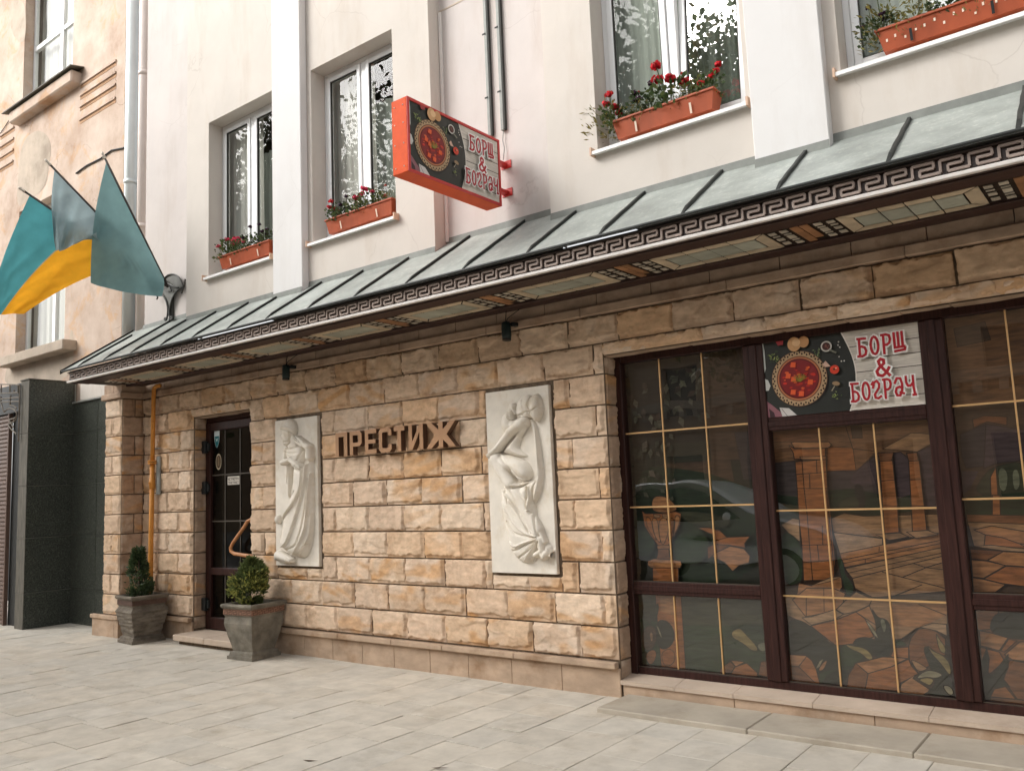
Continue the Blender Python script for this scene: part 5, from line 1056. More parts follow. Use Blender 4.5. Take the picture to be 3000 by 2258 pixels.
def shrub(cx,cy,z0,z1,rad,n,label,seed,spiky,name='shrub'):
    e=empty(name,(cx,cy,z0),label,'shrub'); r=np.random.default_rng(seed)
    m=MB(); m.tube([(cx,cy,z0-.03),(cx+.01,cy,z0+(z1-z0)*.45),(cx+.005,cy,z1-.06)],[.014,.01,.004],7); m.build('trunk',M['bark'],e)
    V=[];F=[];Cc=[]; H=z1-z0
    tufts=[]
    for k in range(46 if not spiky else 26):
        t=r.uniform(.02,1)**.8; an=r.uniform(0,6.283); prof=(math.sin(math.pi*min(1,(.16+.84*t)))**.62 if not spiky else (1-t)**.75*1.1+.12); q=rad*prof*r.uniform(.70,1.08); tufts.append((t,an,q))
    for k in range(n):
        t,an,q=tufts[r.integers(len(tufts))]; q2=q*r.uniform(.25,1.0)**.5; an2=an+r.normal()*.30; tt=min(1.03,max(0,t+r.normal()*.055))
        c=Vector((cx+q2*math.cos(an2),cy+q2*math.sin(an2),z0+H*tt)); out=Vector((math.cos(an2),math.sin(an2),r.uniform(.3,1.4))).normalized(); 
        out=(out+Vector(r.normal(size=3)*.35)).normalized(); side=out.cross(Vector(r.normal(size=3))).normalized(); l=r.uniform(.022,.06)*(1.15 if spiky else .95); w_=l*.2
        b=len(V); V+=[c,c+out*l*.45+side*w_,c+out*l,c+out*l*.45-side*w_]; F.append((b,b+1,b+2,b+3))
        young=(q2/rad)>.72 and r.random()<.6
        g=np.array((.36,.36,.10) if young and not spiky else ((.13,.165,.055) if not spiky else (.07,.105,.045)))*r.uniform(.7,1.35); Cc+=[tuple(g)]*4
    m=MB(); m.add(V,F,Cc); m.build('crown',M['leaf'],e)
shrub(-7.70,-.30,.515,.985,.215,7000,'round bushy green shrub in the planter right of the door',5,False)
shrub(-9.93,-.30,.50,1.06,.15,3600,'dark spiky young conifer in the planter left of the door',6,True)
m=MB(); m.tube([(-7.88,-.36,.50),(-7.885,-.365,.80)],.004,6); tag(m.build('plant_stake',M['bark'],None,loc=(-7.88,-.36,.5)),'thin wooden stake at the left edge of the round shrub','stake')

# ---------------------------------------------------------------- window boxes and flowers
def plant_proto(kind,seed):
    r=np.random.default_rng(seed); e=empty('flower_plant',(0,0,0),'x','flower'); m=MB(); V=[];F=[];Cc=[]
    pal={'red':((.06,.10,.03),(.12,.15,.05)),'dark':((.05,.08,.03),(.09,.12,.05)),'dry':((.26,.21,.06),(.20,.20,.07)),'pink':((.06,.10,.03),(.13,.15,.05))}[kind]
    for k in range(230 if kind!='dry' else 260):
        an=r.uniform(0,6.28); q=r.uniform(0,.085); z=r.uniform(-.03,.13)*(1-q*3) if kind!='dry' else r.uniform(-.05,.10); c=Vector((q*math.cos(an)*1.25,q*math.sin(an)*.8,z)); o=Vector((math.cos(an),math.sin(an),r.uniform(-.2,1.2))).normalized(); s_=o.cross(Vector(r.normal(size=3))).normalized(); l=r.uniform(.012,.032); w_=l*(.35 if kind!='dry' else .16)
        b=len(V); V+=[c,c+o*l*.5+s_*w_,c+o*l,c+o*l*.5-s_*w_]; F.append((b,b+1,b+2,b+3)); Cc+=[tuple(np.array(pal[r.integers(2)])*r.uniform(.7,1.3))]*4
    m.add(V,F,Cc)
    heads=[]
    nh={'red':4,'dark':5,'dry':1,'pink':5}[kind]
    for h in range(nh):
        top=Vector((r.uniform(-.08,.08),r.uniform(-.04,.04),r.uniform(.07,.17))); m.tube([Vector((top.x*.4,top.y*.4,-.02)),top],.0022,5,(.10,.13,.05)); heads.append(top)
    m.build('foliage',M['leaf'],e)
    col={'red':(.62,.02,.03),'dark':(.045,.012,.035),'dry':(.55,.06,.03),'pink':(.66,.05,.11)}[kind]
    for h in heads:
        f=MB(); V=[];F=[];Cc=[]; rad={'red':.025,'dark':.017,'dry':.012,'pink':.019}[kind]
        for k in range(46):
            d=Vector(r.normal(size=3)); d.z=abs(d.z)*.7; d.normalize(); c=h+d*rad*r.uniform(.2,1.1); s_=d.cross(Vector(r.normal(size=3))).normalized(); t=d.cross(s_); l=rad*r.uniform(.35,.6); b=len(V); V+=[c-s_*l,c+t*l*.8,c+s_*l,c-t*l*.8]; F.append((b,b+1,b+2,b+3)); Cc+=[tuple(np.array(col)*r.uniform(.7,1.35))]*4
        f.add(V,F,Cc); f.build('flower',M['flower'],e)
    return e
PROTO={k:plant_proto(k,50+i) for i,k in enumerate(('red','dark','dry','pink'))}; USED=set()
def place_plant(kind,loc,rot,sc,label,group):
    p=PROTO[kind]
    if kind not in USED: USED.add(kind); c=p
    else:
        c=p.copy(); C.collection.objects.link(c)
        for ch in p.children: d=ch.copy(); C.collection.objects.link(d); d.parent=c
    c.location=loc; c.rotation_euler=(0,0,rot); sc*=1.45; c.scale=(sc,sc,sc); c['label']=label; c['category']='flower'; c['group']=group
def flower_box(x0,x1,zb,label,where,plants,seed,stain=False):
    zt=zb+.145; yf,yb=-.285,-.125; e=empty('window_box',((x0+x1)/2,(yf+yb)/2,zb),label,'planter','terracotta window boxes on the upper sills')
    m=MB(); i=.03; t=.006
    bot=[(x0+i,yf+.025,zb),(x1-i,yf+.025,zb),(x1-i,yb-.015,zb),(x0+i,yb-.015,zb)]; top=[(x0,yf,zt),(x1,yf,zt),(x1,yb,zt),(x0,yb,zt)]
    inn=[(x0+t,yf+t,zt),(x1-t,yf+t,zt),(x1-t,yb-t,zt),(x0+t,yb-t,zt)]; dn=[(a,b,zt-.03) for a,b,c in inn]
    m.add(bot+top+inn+dn,[(3,2,1,0)]+[(k,(k+1)%4,4+(k+1)%4,4+k) for k in range(4)]+[(4+k,4+(k+1)%4,8+(k+1)%4,8+k) for k in range(4)]+[(8+k,8+(k+1)%4,12+(k+1)%4,12+k) for k in range(4)])
    bx=m.build('box',M['terracotta'],e)
    m=MB(); m.cbox(x0-.008,x1+.008,yf-.008,yf+.001,zt-.014,zt+.003,.003); m.cbox(x0-.008,x0+.001,yf+.0015,yb,zt-.014,zt+.003,.003); m.cbox(x1-.001,x1+.008,yf+.0015,yb,zt-.014,zt+.003,.003); m.build('rim',M['terracotta'],bx)
    m=MB(); m.add(dn,[(0,1,2,3)]); m.build('soil',M['soil'],e)
    for f in (.24,.78):
        x=x0+(x1-x0)*f; m=MB(); m.add([(x-.008,yf+.012,zb+.01),(x+.008,yf+.012,zb+.01),(x+.008,yf-.004,zb+.085),(x-.008,yf-.004,zb+.085)],[(0,1,2,3)]); m.build('clip',M['clip' if not stain else 'black'],e)
    if stain:
        m=MB(); r=np.random.default_rng(2)
        for k in range(13):
            x=x0+.06+(x1-x0-.12)*k/13+r.uniform(-.01,.01); zz=zb+.055+r.uniform(-.015,.03); h=r.uniform(.012,.03); yy=yf+.025*(1-(zz-zb)/.145)-.0035; m.box(x-.005,x+.006,yy,yy+.001,zz,zz+h)
        m.build('paint_drip',M['clip'],bx)
    r=np.random.default_rng(seed)
    for (f,kind,sc,lab) in plants: place_plant(kind,(x0+(x1-x0)*f,(yf+yb)/2-.005,zt-.01),r.uniform(0,6.28),sc,lab,'flowers in the window boxes')
zw=4.205
flower_box(-8.29,-7.36,zw+.02,'terracotta window box on the leftmost cream sill','first',[(.08,'pink',1.15,'tall pink flowers at the left end of the leftmost window box'),(.30,'pink',.9,'short pink flowers left of the dark pansies in the leftmost window box'),(.55,'dark',1.0,'dark pansies in the middle of the leftmost window box'),(.80,'dark',.95,'dark pansies at the right end of the leftmost window box')],1)
flower_box(-6.44,-5.49,zw+.02,'terracotta window box left of the red hanging sign','second',[(.08,'red',.75,'small red flowers at the left end of the box left of the red sign'),(.20,'dark',.9,'dark pansies near the left end of the box left of the red sign'),(.42,'pink',1.0,'leggy pink flowers mid box left of the red sign'),(.66,'pink',1.0,'bright pink flowers right of centre in the box left of the red sign'),(.88,'dry',.7,'dry sprigs at the right end of the box left of the red sign')],2)
flower_box(-3.08,-2.25,zw+.02,'terracotta window box under the half open window','third',[(-.10,'dry',1.25,'yellowing plant spilling off the left end of the box under the open window'),(-.02,'red',.9,'red flowers at the far left of the box under the open window'),(.22,'dry',.8,'yellow sprigs left of the dark pansies under the open window'),(.36,'dark',1.1,'dark pansies in the box under the open window'),(.62,'red',1.25,'big red flowers in the middle of the box under the open window'),(.74,'dry',.9,'yellow leaves right of the big red flowers under the open window'),(.90,'red',.85,'red flowers at the right end of the box under the open window')],3)
flower_box(-1.15,-.33,zw+.02,'terracotta window box with white paint drips at top right','fourth',[(-.02,'dark',.8,'dark pansies hanging off the left end of the paint dripped box'),(.06,'dry',1.2,'yellow plant at the left of the paint dripped box'),(.26,'dry',1.1,'orange-yellow plant with red bud in the paint dripped box'),(.5,'dark',.9,'dark pansies in the middle of the paint dripped box'),(.72,'dry',1.1,'grey-yellow sprigs right of centre in the paint dripped box')],4,True)

# ---------------------------------------------------------------- stained glass behind the shop panes
def sg(name,rect,items,base):
    x0,x1,z0,z1=rect
    A=Art(lambda u,v,d:(u,.240-d,v),.00025)
    cl=lambda p:(min(max(p[0],x0),x1),min(max(p[1],z0),z1))
    A.poly([(x0,z0),(x1,z0),(x1,z1),(x0,z1)],base)
    for it in items:
        col,pts=it[0],[cl(p) for p in it[1]]; lw=it[2] if len(it)>2 else .010
        if len(it)>3 and it[3]: pts=[cl(p) for p in smooth(pts,2,True)]
        if col is None: A.stroke(pts,lw*.62,(.022,.014,.010),'lead'); continue
        A.poly(pts,col)
        if lw: A.stroke(pts,lw*.62,(.022,.014,.010),'lead',closed=True)
    A.m['a'].build('stained_glass',M['art'],shop)
    if 'lead' in A.m: A.m['lead'].build('lead_lines',M['lead'],shop)
OR=(.34,.135,.045); OL=(.40,.20,.09); OD=(.20,.085,.035); TN=(.36,.22,.12); PT=(.42,.28,.17); GD=(.014,.030,.013); GM=(.026,.050,.021); GO=(.040,.046,.024); GB=(.022,.025,.015); PU=(.075,.052,.062); PD=(.055,.042,.045); BR=(.085,.052,.032); BK=(.020,.018,.014); LG=(.16,.18,.125); LP=(.30,.29,.20); SK=(.20,.105,.05); YG_=(.26,.21,.085)
r=np.random.default_rng(31)
def leafs(cx0,cx1,cz0,cz1,n,cols,s0,s1):
    out=[]
    for k in range(n):
        x,z=r.uniform(cx0,cx1),r.uniform(cz0,cz1); a=r.uniform(-2.6,-.5); l=r.uniform(s0,s1); w_=l*.3; dx,dz=math.cos(a),math.sin(a)
        out.append((tuple(np.array(cols[r.integers(len(cols))])*r.uniform(.7,1.3)),[(x,z),(x+dx*l*.4-dz*w_,z+dz*l*.4+dx*w_),(x+dx*l,z+dz*l),(x+dx*l*.4+dz*w_,z+dz*l*.4-dx*w_)],0))
    return out
L1=[(BK,[(-3.312,2.828),(-2.271,2.673),(-2.334,1.895),(-3.375,1.907)],0),(BR,[(-2.72,2.62),(-2.36,2.62),(-2.36,1.75),(-2.70,1.75)],.006),(PD,[(-2.5,1.95),(-2.36,1.95),(-2.36,1.6),(-2.46,1.6)],.006),(BR,[(-3.1,1.75),(-2.55,1.75),(-2.5,1.30),(-3.1,1.3)],0),
 (GD,[(-3.4,1.75),(-2.9,1.7),(-2.6,1.62),(-2.36,1.5),(-2.36,.84),(-3.4,.84)],0,True)]
L1+=leafs(-3.35,-2.72,2.08,2.52,46,[(.10,.115,.085),(.05,.062,.045),(.15,.155,.12),(.07,.05,.04)],.05,.095)+leafs(-3.32,-3.0,1.45,2.05,30,[(.09,.10,.075),(.045,.055,.04),(.11,.10,.08)],.05,.09)
L1+=[(GM,[(-3.025,1.185),(-2.925,1.242),(-2.831,1.253),(-2.746,1.157),(-2.777,1.073),(-2.819,1.000),(-2.913,0.981),(-3.039,0.996),(-3.063,1.099)],.006,True),(GD,[(-2.555,1.307),(-2.462,1.371),(-2.348,1.369),(-2.363,1.185),(-2.533,1.213)],.006,True),(GM,[(-3.388,1.215),(-3.263,1.244),(-3.193,1.115),(-3.279,1.026),(-3.379,1.037)],.006,True),(GO,[(-3.010,1.387),(-2.761,1.365),(-2.554,1.318),(-2.618,1.252),(-2.861,1.270),(-2.951,1.323)],0,True),
 (OL,[(-3.199,1.491),(-3.145,1.504),(-3.068,1.487),(-3.019,1.439),(-2.991,1.392),(-3.076,1.371),(-3.194,1.379),(-3.218,1.420)],.009,True),
 (OR,[(-3.304,1.392),(-3.275,1.368),(-3.142,1.366),(-3.011,1.381),(-2.967,1.363),(-2.979,1.283),(-3.030,1.197),(-3.094,1.121),(-3.179,1.121),(-3.240,1.197),(-3.288,1.274)],.010),
 (OL,[(-3.160,1.302),(-3.131,1.334),(-3.098,1.333),(-3.079,1.284),(-3.087,1.214),(-3.129,1.127),(-3.152,1.138),(-3.166,1.214)],.009,True),(OL,[(-3.218,1.326),(-3.190,1.337),(-3.169,1.308),(-3.166,1.214),(-3.152,1.133),(-3.195,1.173),(-3.216,1.255)],.009,True),(OR,[(-3.274,1.338),(-3.243,1.344),(-3.223,1.302),(-3.217,1.244),(-3.184,1.144),(-3.233,1.208),(-3.268,1.273)],.009,True),(OR,[(-3.063,1.324),(-3.040,1.335),(-3.026,1.300),(-3.040,1.243),(-3.093,1.139),(-3.074,1.214)],.009,True),(OL,[(-3.020,1.347),(-2.987,1.352),(-2.976,1.323),(-2.993,1.271),(-3.066,1.150),(-3.027,1.243)],.009,True),
 (TN,[(-3.202,1.361),(-3.143,1.354),(-3.151,1.334),(-3.197,1.337)],.007),(TN,[(-3.129,1.360),(-3.077,1.359),(-3.086,1.324),(-3.118,1.333)],.007),
 (OD,[(-3.181,1.098),(-3.089,1.098),(-3.086,1.047),(-3.070,1.007),(-3.214,1.004),(-3.188,1.045)],.009),(OL,[(-3.189,1.121),(-3.081,1.124),(-3.083,1.098),(-3.184,1.095)],.009),(OL,[(-3.277,1.003),(-3.219,1.021),(-3.076,1.018),(-2.993,1.008),(-2.986,0.980),(-3.003,0.956),(-3.251,0.951),(-3.276,0.968)],.010),(OR,[(-3.237,0.951),(-3.016,0.956),(-3.023,0.819),(-3.241,0.812)],.010),
 (OR,[(-2.831,1.253),(-2.750,1.258),(-2.661,1.235),(-2.606,1.185),(-2.697,1.157),(-2.724,1.208)],.010),(OR,[(-2.697,1.163),(-2.606,1.185),(-2.430,1.193),(-2.475,1.142),(-2.472,1.109),(-2.598,1.130),(-2.718,1.129)],.010),(OD,[(-2.768,1.112),(-2.705,1.135),(-2.587,1.127),(-2.698,1.074),(-2.768,1.023)],.010),(OL,[(-2.698,1.074),(-2.587,1.122),(-2.483,1.103),(-2.441,1.055),(-2.451,1.006),(-2.528,0.983),(-2.581,0.941),(-2.638,1.003),(-2.736,1.046)],.010)]
sg('l1',(-3.392,-2.362,.85,2.568),L1,GB)
L2=[(GO,[(-3.382,0.741),(-2.328,0.750),(-2.343,0.560),(-3.034,0.527),(-3.394,0.557)],0),(GM,[(-3.011,0.529),(-2.704,0.538),(-2.730,0.206),(-3.018,0.209)],0),(GD,[(-2.703,0.548),(-2.367,0.578),(-2.349,0.494),(-2.550,0.499)],0,True),
 (OR,[(-3.244,0.741),(-3.023,0.750),(-3.024,0.198),(-3.230,0.190)],.010),(OL,[(-3.203,0.732),(-3.076,0.732),(-3.080,0.595),(-3.205,0.619)],0),(GB,[(-3.252,0.545),(-3.157,0.560),(-3.094,0.483),(-3.113,0.381),(-3.209,0.323),(-3.258,0.380)],.008,True),(BR,[(-3.387,0.402),(-3.357,0.487),(-3.290,0.512),(-3.251,0.473),(-3.258,0.380),(-3.315,0.315),(-3.374,0.325)],.008,True),(OR,[(-3.221,0.312),(-3.149,0.348),(-3.106,0.321),(-3.111,0.246),(-3.183,0.199),(-3.215,0.236)],.008,True),(OR,[(-3.365,0.285),(-3.296,0.332),(-3.257,0.309),(-3.286,0.230),(-3.335,0.200)],.008,True),(GO,[(-3.359,0.715),(-3.304,0.645),(-3.290,0.512),(-3.329,0.540),(-3.360,0.621)],.006,True),(GO,[(-3.224,0.695),(-3.216,0.634),(-3.266,0.518),(-3.273,0.585)],.006,True),(LP,[(-3.248,0.509),(-3.232,0.500),(-3.205,0.425),(-3.219,0.429)],0),(TN,[(-3.312,0.448),(-3.287,0.460),(-3.286,0.399),(-3.304,0.387)],0,True),
 (YG_,[(-2.636,0.465),(-2.633,0.508),(-2.568,0.537),(-2.530,0.496),(-2.455,0.421),(-2.443,0.384),(-2.488,0.380),(-2.556,0.432)],.006,True),(LG,[(-2.454,0.430),(-2.377,0.455),(-2.382,0.389),(-2.428,0.380)],.006,True),
 (OD,[(-2.738,0.239),(-2.660,0.294),(-2.626,0.259),(-2.661,0.213),(-2.751,0.204)],.010),(OL,[(-2.659,0.302),(-2.551,0.299),(-2.621,0.260)],.010),(OR,[(-2.626,0.259),(-2.536,0.293),(-2.460,0.232),(-2.462,0.203),(-2.662,0.203)],.010),(OD,[(-2.428,0.314),(-2.358,0.325),(-2.367,0.208),(-2.456,0.218)],.010)]
sg('l2',(-3.392,-2.362,.205,.75),L2,GM)
c='2250,1230,3.2019,.25'
C1=[(SK,[(-2.244,2.021),(-1.056,1.990),(-1.083,1.706),(-1.533,1.739),(-1.661,1.624),(-1.852,1.633),(-2.270,1.699)],0),(OD,[(-2.248,1.975),(-1.883,1.946),(-1.893,1.835),(-2.257,1.859)],.006),(OR,[(-1.837,1.802),(-1.667,1.783),(-1.660,1.631),(-1.852,1.633)],.006),(SK,[(-1.702,1.946),(-1.515,1.938),(-1.532,1.753),(-1.668,1.776)],.008),(BR,[(-1.669,1.929),(-1.599,1.924),(-1.599,1.844),(-1.662,1.848)],.006),(TN,[(-1.477,1.764),(-1.290,1.857),(-1.158,1.840),(-1.163,1.779),(-1.270,1.731)],.008),
 (PD,[(-2.230,1.712),(-2.067,1.718),(-2.057,1.478),(-2.237,1.438)],0),(PD,[(-1.852,1.633),(-1.661,1.624),(-1.535,1.718),(-1.500,1.659),(-1.508,1.350),(-1.878,1.327)],.008),(PU,[(-1.661,1.624),(-1.543,1.711),(-1.525,1.533),(-1.621,1.522),(-1.716,1.555)],0,True),(PU,[(-1.413,1.732),(-1.367,1.736),(-1.313,1.677),(-1.327,1.457),(-1.414,1.431)],.008),(PU,[(-1.270,1.731),(-1.165,1.765),(-1.165,1.371),(-1.252,1.373)],.006),(GD,[(-1.856,1.502),(-1.692,1.510),(-1.504,1.462),(-1.510,1.322),(-1.872,1.313)],0),(GD,[(-1.421,1.432),(-1.327,1.457),(-1.338,1.347),(-1.423,1.341)],0),(BK,[(-1.689,1.539),(-1.620,1.537),(-1.613,1.380),(-1.668,1.381)],0,True),(GO,[(-1.807,1.406),(-1.718,1.454),(-1.662,1.452),(-1.655,1.374),(-1.776,1.354)],.006,True),
 (GD,[(-2.241,1.484),(-2.058,1.463),(-2.065,1.293),(-2.235,1.272)],0),(TN,[(-1.851,1.312),(-1.762,1.347),(-1.639,1.324),(-1.181,1.331),(-1.168,1.210),(-1.321,1.183),(-1.550,1.183),(-1.845,1.218)],.009),(PT,[(-1.845,1.218),(-1.530,1.176),(-1.535,1.120),(-1.814,1.075)],.009),(PT,[(-2.204,1.272),(-2.116,1.316),(-2.071,1.308),(-2.077,1.153),(-2.141,1.197)],.008),
 (OL,[(-1.814,1.075),(-1.192,1.210),(-1.131,1.209),(-1.140,1.116),(-1.794,0.983)],.009),(None,[(-1.804,1.032),(-1.171,1.169)],.009),(None,[(-1.792,1.011),(-1.161,1.149)],.008),(TN,[(-1.788,0.976),(-1.139,1.123),(-1.144,1.070),(-1.745,0.913)],.009),(None,[(-1.769,0.948),(-1.154,1.089)],.008),(None,[(-1.651,1.042),(-1.653,1.010)],.007),(None,[(-1.555,1.123),(-1.558,1.092)],.007),
 (TN,[(-1.745,0.913),(-1.144,1.070),(-1.165,0.851),(-1.619,0.792),(-1.731,0.837)],.009),(None,[(-1.550,0.960),(-1.428,0.929),(-1.188,0.870)],.009),(None,[(-1.428,0.929),(-1.282,0.994),(-1.179,1.029)],.009),(None,[(-1.355,1.019),(-1.282,0.994),(-1.177,0.983)],.008),(None,[(-1.484,0.812),(-1.317,0.885)],.008),
 (GM,[(-2.216,1.220),(-2.132,1.212),(-2.065,1.123),(-2.075,0.911),(-2.109,0.866),(-2.217,0.841)],.008,True),(GD,[(-2.216,1.122),(-2.065,1.116),(-2.147,1.042),(-2.187,1.011)],0,True),(GM,[(-1.842,1.082),(-1.791,1.025),(-1.792,0.933),(-1.746,0.892),(-1.738,0.829),(-1.784,0.785),(-1.806,0.855)],.008,True),
 (OR,[(-2.064,1.711),(-1.848,1.714),(-1.856,1.502),(-1.849,1.327),(-1.847,1.025),(-1.866,0.896),(-2.073,0.889),(-2.065,1.123),(-2.070,1.330),(-2.065,1.523)],.010)]
for a in ([(-2.072,1.621),(-1.852,1.626)],[(-2.065,1.523),(-1.855,1.516)],[(-2.071,1.131),(-1.859,1.136)],[(-2.066,1.013),(-1.854,1.032)],[(-2.015,1.708),(-2.016,1.522),(-2.010,1.329),(-2.012,1.131),(-2.010,0.891)],[(-1.915,1.710),(-1.918,1.621)],[(-1.971,1.616),(-1.975,1.520)],[(-1.913,1.262),(-1.920,1.135)],[(-1.957,1.131),(-1.955,1.023)],[(-1.863,1.502),(-1.858,0.896)]): C1.append((None,a,.009))
C1+=[(OL,[(-2.080,1.844),(-2.056,1.850),(-1.820,1.834),(-1.803,1.814),(-1.816,1.797),(-1.845,1.791),(-2.060,1.805)],.010),(OR,[(-2.096,1.826),(-2.060,1.801),(-1.845,1.791),(-1.851,1.729),(-2.067,1.726),(-2.070,1.771)],.010),(OL,[(-2.027,1.742),(-1.846,1.736),(-1.848,1.714),(-2.021,1.723)],.009),
 (OL,[(-2.108,0.874),(-2.021,0.855),(-1.885,0.916),(-1.814,0.918),(-1.813,0.855),(-1.868,0.782),(-2.132,0.771)],.010),(PT,[(-2.028,0.854),(-1.885,0.916),(-1.814,0.922),(-1.895,0.888)],.008)]
for (dx,pts) in ((0,0),(1,0)):
    for q in (([(-1.498,1.684),(-1.418,1.683),(-1.415,1.390),(-1.421,1.217),(-1.511,1.210),(-1.507,1.392)],[(-1.320,1.674),(-1.256,1.674),(-1.254,1.386),(-1.253,1.230),(-1.339,1.224),(-1.331,1.388)])[dx],): C1.append((OR,q,.010))
    for q in (([(-1.506,1.738),(-1.406,1.735),(-1.424,1.683),(-1.498,1.684)],[(-1.328,1.727),(-1.264,1.727),(-1.262,1.675),(-1.320,1.674)])[dx],): C1.append((OD,q,.009))
    for q in (([(-1.496,1.553),(-1.416,1.557)],[(-1.325,1.553),(-1.261,1.554)])[dx],([(-1.504,1.392),(-1.415,1.386)],[(-1.331,1.388),(-1.254,1.383)])[dx]): C1.append((None,q,.008))
    for q in (([(-1.568,1.203),(-1.415,1.214),(-1.365,1.189),(-1.485,1.165)],[(-1.375,1.220),(-1.247,1.230),(-1.187,1.203),(-1.321,1.179)])[dx],): C1.append((TN,q,.009))
C1+=[(TN,[(-2.223,0.772),(-1.179,0.782),(-1.193,0.639),(-1.355,0.629),(-1.471,0.542),(-1.778,0.486),(-1.967,0.484),(-2.044,0.586),(-2.201,0.650)],.0),(OL,[(-2.160,0.756),(-2.076,0.645),(-1.890,0.691),(-1.821,0.736),(-1.796,0.813),(-1.876,0.846),(-2.053,0.840)],.009),(None,[(-2.060,0.791),(-2.072,0.651)],.009),(None,[(-1.936,0.844),(-1.947,0.688)],.008),(PT,[(-2.101,0.637),(-2.039,0.647),(-1.877,0.703),(-1.820,0.676),(-1.882,0.638),(-2.043,0.592)],.009),(TN,[(-1.865,0.704),(-1.800,0.766),(-1.725,0.828),(-1.626,0.785),(-1.646,0.744),(-1.736,0.699),(-1.814,0.677)],.009),(None,[(-1.734,0.851),(-1.625,0.797),(-1.501,0.802),(-1.388,0.852)],.009),(OL,[(-1.506,0.756),(-1.180,0.771),(-1.187,0.705),(-1.356,0.617),(-1.518,0.619)],0),(None,[(-1.343,0.764),(-1.192,0.705)],.009),(OR,[(-2.044,0.586),(-1.870,0.638),(-1.737,0.696),(-1.683,0.655),(-1.636,0.542),(-1.778,0.486),(-1.885,0.466),(-1.958,0.520)],.010),(OL,[(-1.737,0.696),(-1.647,0.741),(-1.607,0.613),(-1.677,0.655)],.010),
 (GB,[(-2.223,0.618),(-2.115,0.624),(-2.033,0.575),(-1.958,0.520),(-1.920,0.475),(-1.856,0.468),(-1.730,0.443),(-1.690,0.389),(-1.766,0.365),(-1.867,0.210),(-2.015,0.207),(-2.237,0.221)],.008,True),(GM,[(-1.855,0.480),(-1.785,0.474),(-1.705,0.410),(-1.736,0.385),(-1.806,0.309),(-1.887,0.313)],.006,True),(GB,[(-1.779,0.480),(-1.752,0.523),(-1.693,0.538),(-1.627,0.526),(-1.608,0.487),(-1.655,0.403),(-1.712,0.456)],.008,True),(GB,[(-1.638,0.738),(-1.603,0.665),(-1.547,0.662),(-1.525,0.607),(-1.537,0.413),(-1.649,0.404),(-1.639,0.507),(-1.609,0.601)],.009,True),(LP,[(-1.683,0.649),(-1.657,0.627),(-1.622,0.578),(-1.604,0.524),(-1.640,0.559)],.007,True),(LG,[(-1.587,0.654),(-1.564,0.662),(-1.551,0.616),(-1.567,0.570),(-1.580,0.603)],0,True),(YG_,[(-1.831,0.482),(-1.779,0.474),(-1.700,0.468),(-1.658,0.426),(-1.655,0.397),(-1.684,0.389),(-1.726,0.432),(-1.787,0.450)],.007,True),
 (OR,[(-2.207,0.384),(-2.098,0.387),(-2.057,0.357),(-2.032,0.300),(-2.015,0.207),(-2.240,0.184)],.010,False),(OL,[(-2.207,0.384),(-2.086,0.385),(-2.151,0.307),(-2.214,0.308)],.009),(OD,[(-2.214,0.308),(-2.151,0.307),(-2.040,0.205),(-2.227,0.186)],.009),(LP,[(-2.031,0.306),(-2.003,0.356),(-1.980,0.370),(-2.006,0.320)],0),(OL,[(-2.020,0.295),(-1.985,0.346),(-1.947,0.373),(-1.970,0.318),(-1.996,0.292)],.007,True),(GM,[(-2.021,0.277),(-1.935,0.309),(-1.882,0.308),(-1.962,0.271),(-1.997,0.209),(-2.015,0.213)],.006,True),
 (OD,[(-1.838,0.202),(-1.819,0.285),(-1.766,0.365),(-1.692,0.303),(-1.718,0.203)],.010),(OL,[(-1.766,0.365),(-1.661,0.397),(-1.592,0.420),(-1.438,0.424),(-1.542,0.362),(-1.692,0.305)],.010),(OR,[(-1.692,0.305),(-1.542,0.362),(-1.434,0.419),(-1.421,0.378),(-1.383,0.332),(-1.496,0.265),(-1.512,0.213),(-1.718,0.203)],.010),(OR,[(-1.541,0.430),(-1.514,0.483),(-1.426,0.495),(-1.433,0.422),(-1.536,0.424)],.010),(GM,[(-1.516,0.528),(-1.466,0.534),(-1.426,0.501),(-1.513,0.494)],.008,True),(OD,[(-1.426,0.501),(-1.405,0.558),(-1.357,0.612),(-1.303,0.621),(-1.253,0.602),(-1.206,0.561),(-1.215,0.462),(-1.315,0.387),(-1.383,0.337),(-1.429,0.411)],.010),(PT,[(-1.345,0.624),(-1.269,0.653),(-1.192,0.650),(-1.194,0.578),(-1.253,0.607)],.009),(TN,[(-1.417,0.423),(-1.327,0.375),(-1.333,0.364),(-1.382,0.343),(-1.414,0.395)],.008,True),
 (OL,[(-1.512,0.207),(-1.491,0.260),(-1.405,0.324),(-1.418,0.301),(-1.319,0.239),(-1.369,0.201)],.009),(GB,[(-1.346,0.501),(-1.298,0.510),(-1.239,0.427),(-1.198,0.322),(-1.193,0.214),(-1.363,0.207),(-1.284,0.281),(-1.307,0.366)],.007,True),(YG_,[(-1.313,0.520),(-1.286,0.478),(-1.225,0.461),(-1.190,0.404),(-1.197,0.327),(-1.246,0.410),(-1.297,0.466)],.008,True),(YG_,[(-1.258,0.601),(-1.242,0.558),(-1.210,0.511),(-1.214,0.467),(-1.249,0.486)],.007,True),(LP,[(-1.408,0.296),(-1.355,0.351),(-1.296,0.364),(-1.232,0.340),(-1.286,0.313),(-1.332,0.320)],.009,True),(YG_,[(-1.392,0.298),(-1.332,0.317),(-1.291,0.307),(-1.321,0.266),(-1.341,0.275)],.007,True),(LP,[(-1.253,0.278),(-1.202,0.278),(-1.186,0.231),(-1.218,0.217)],.008,True)]
sg('c1',(-2.212,-1.172,.205,1.935),C1,BR)
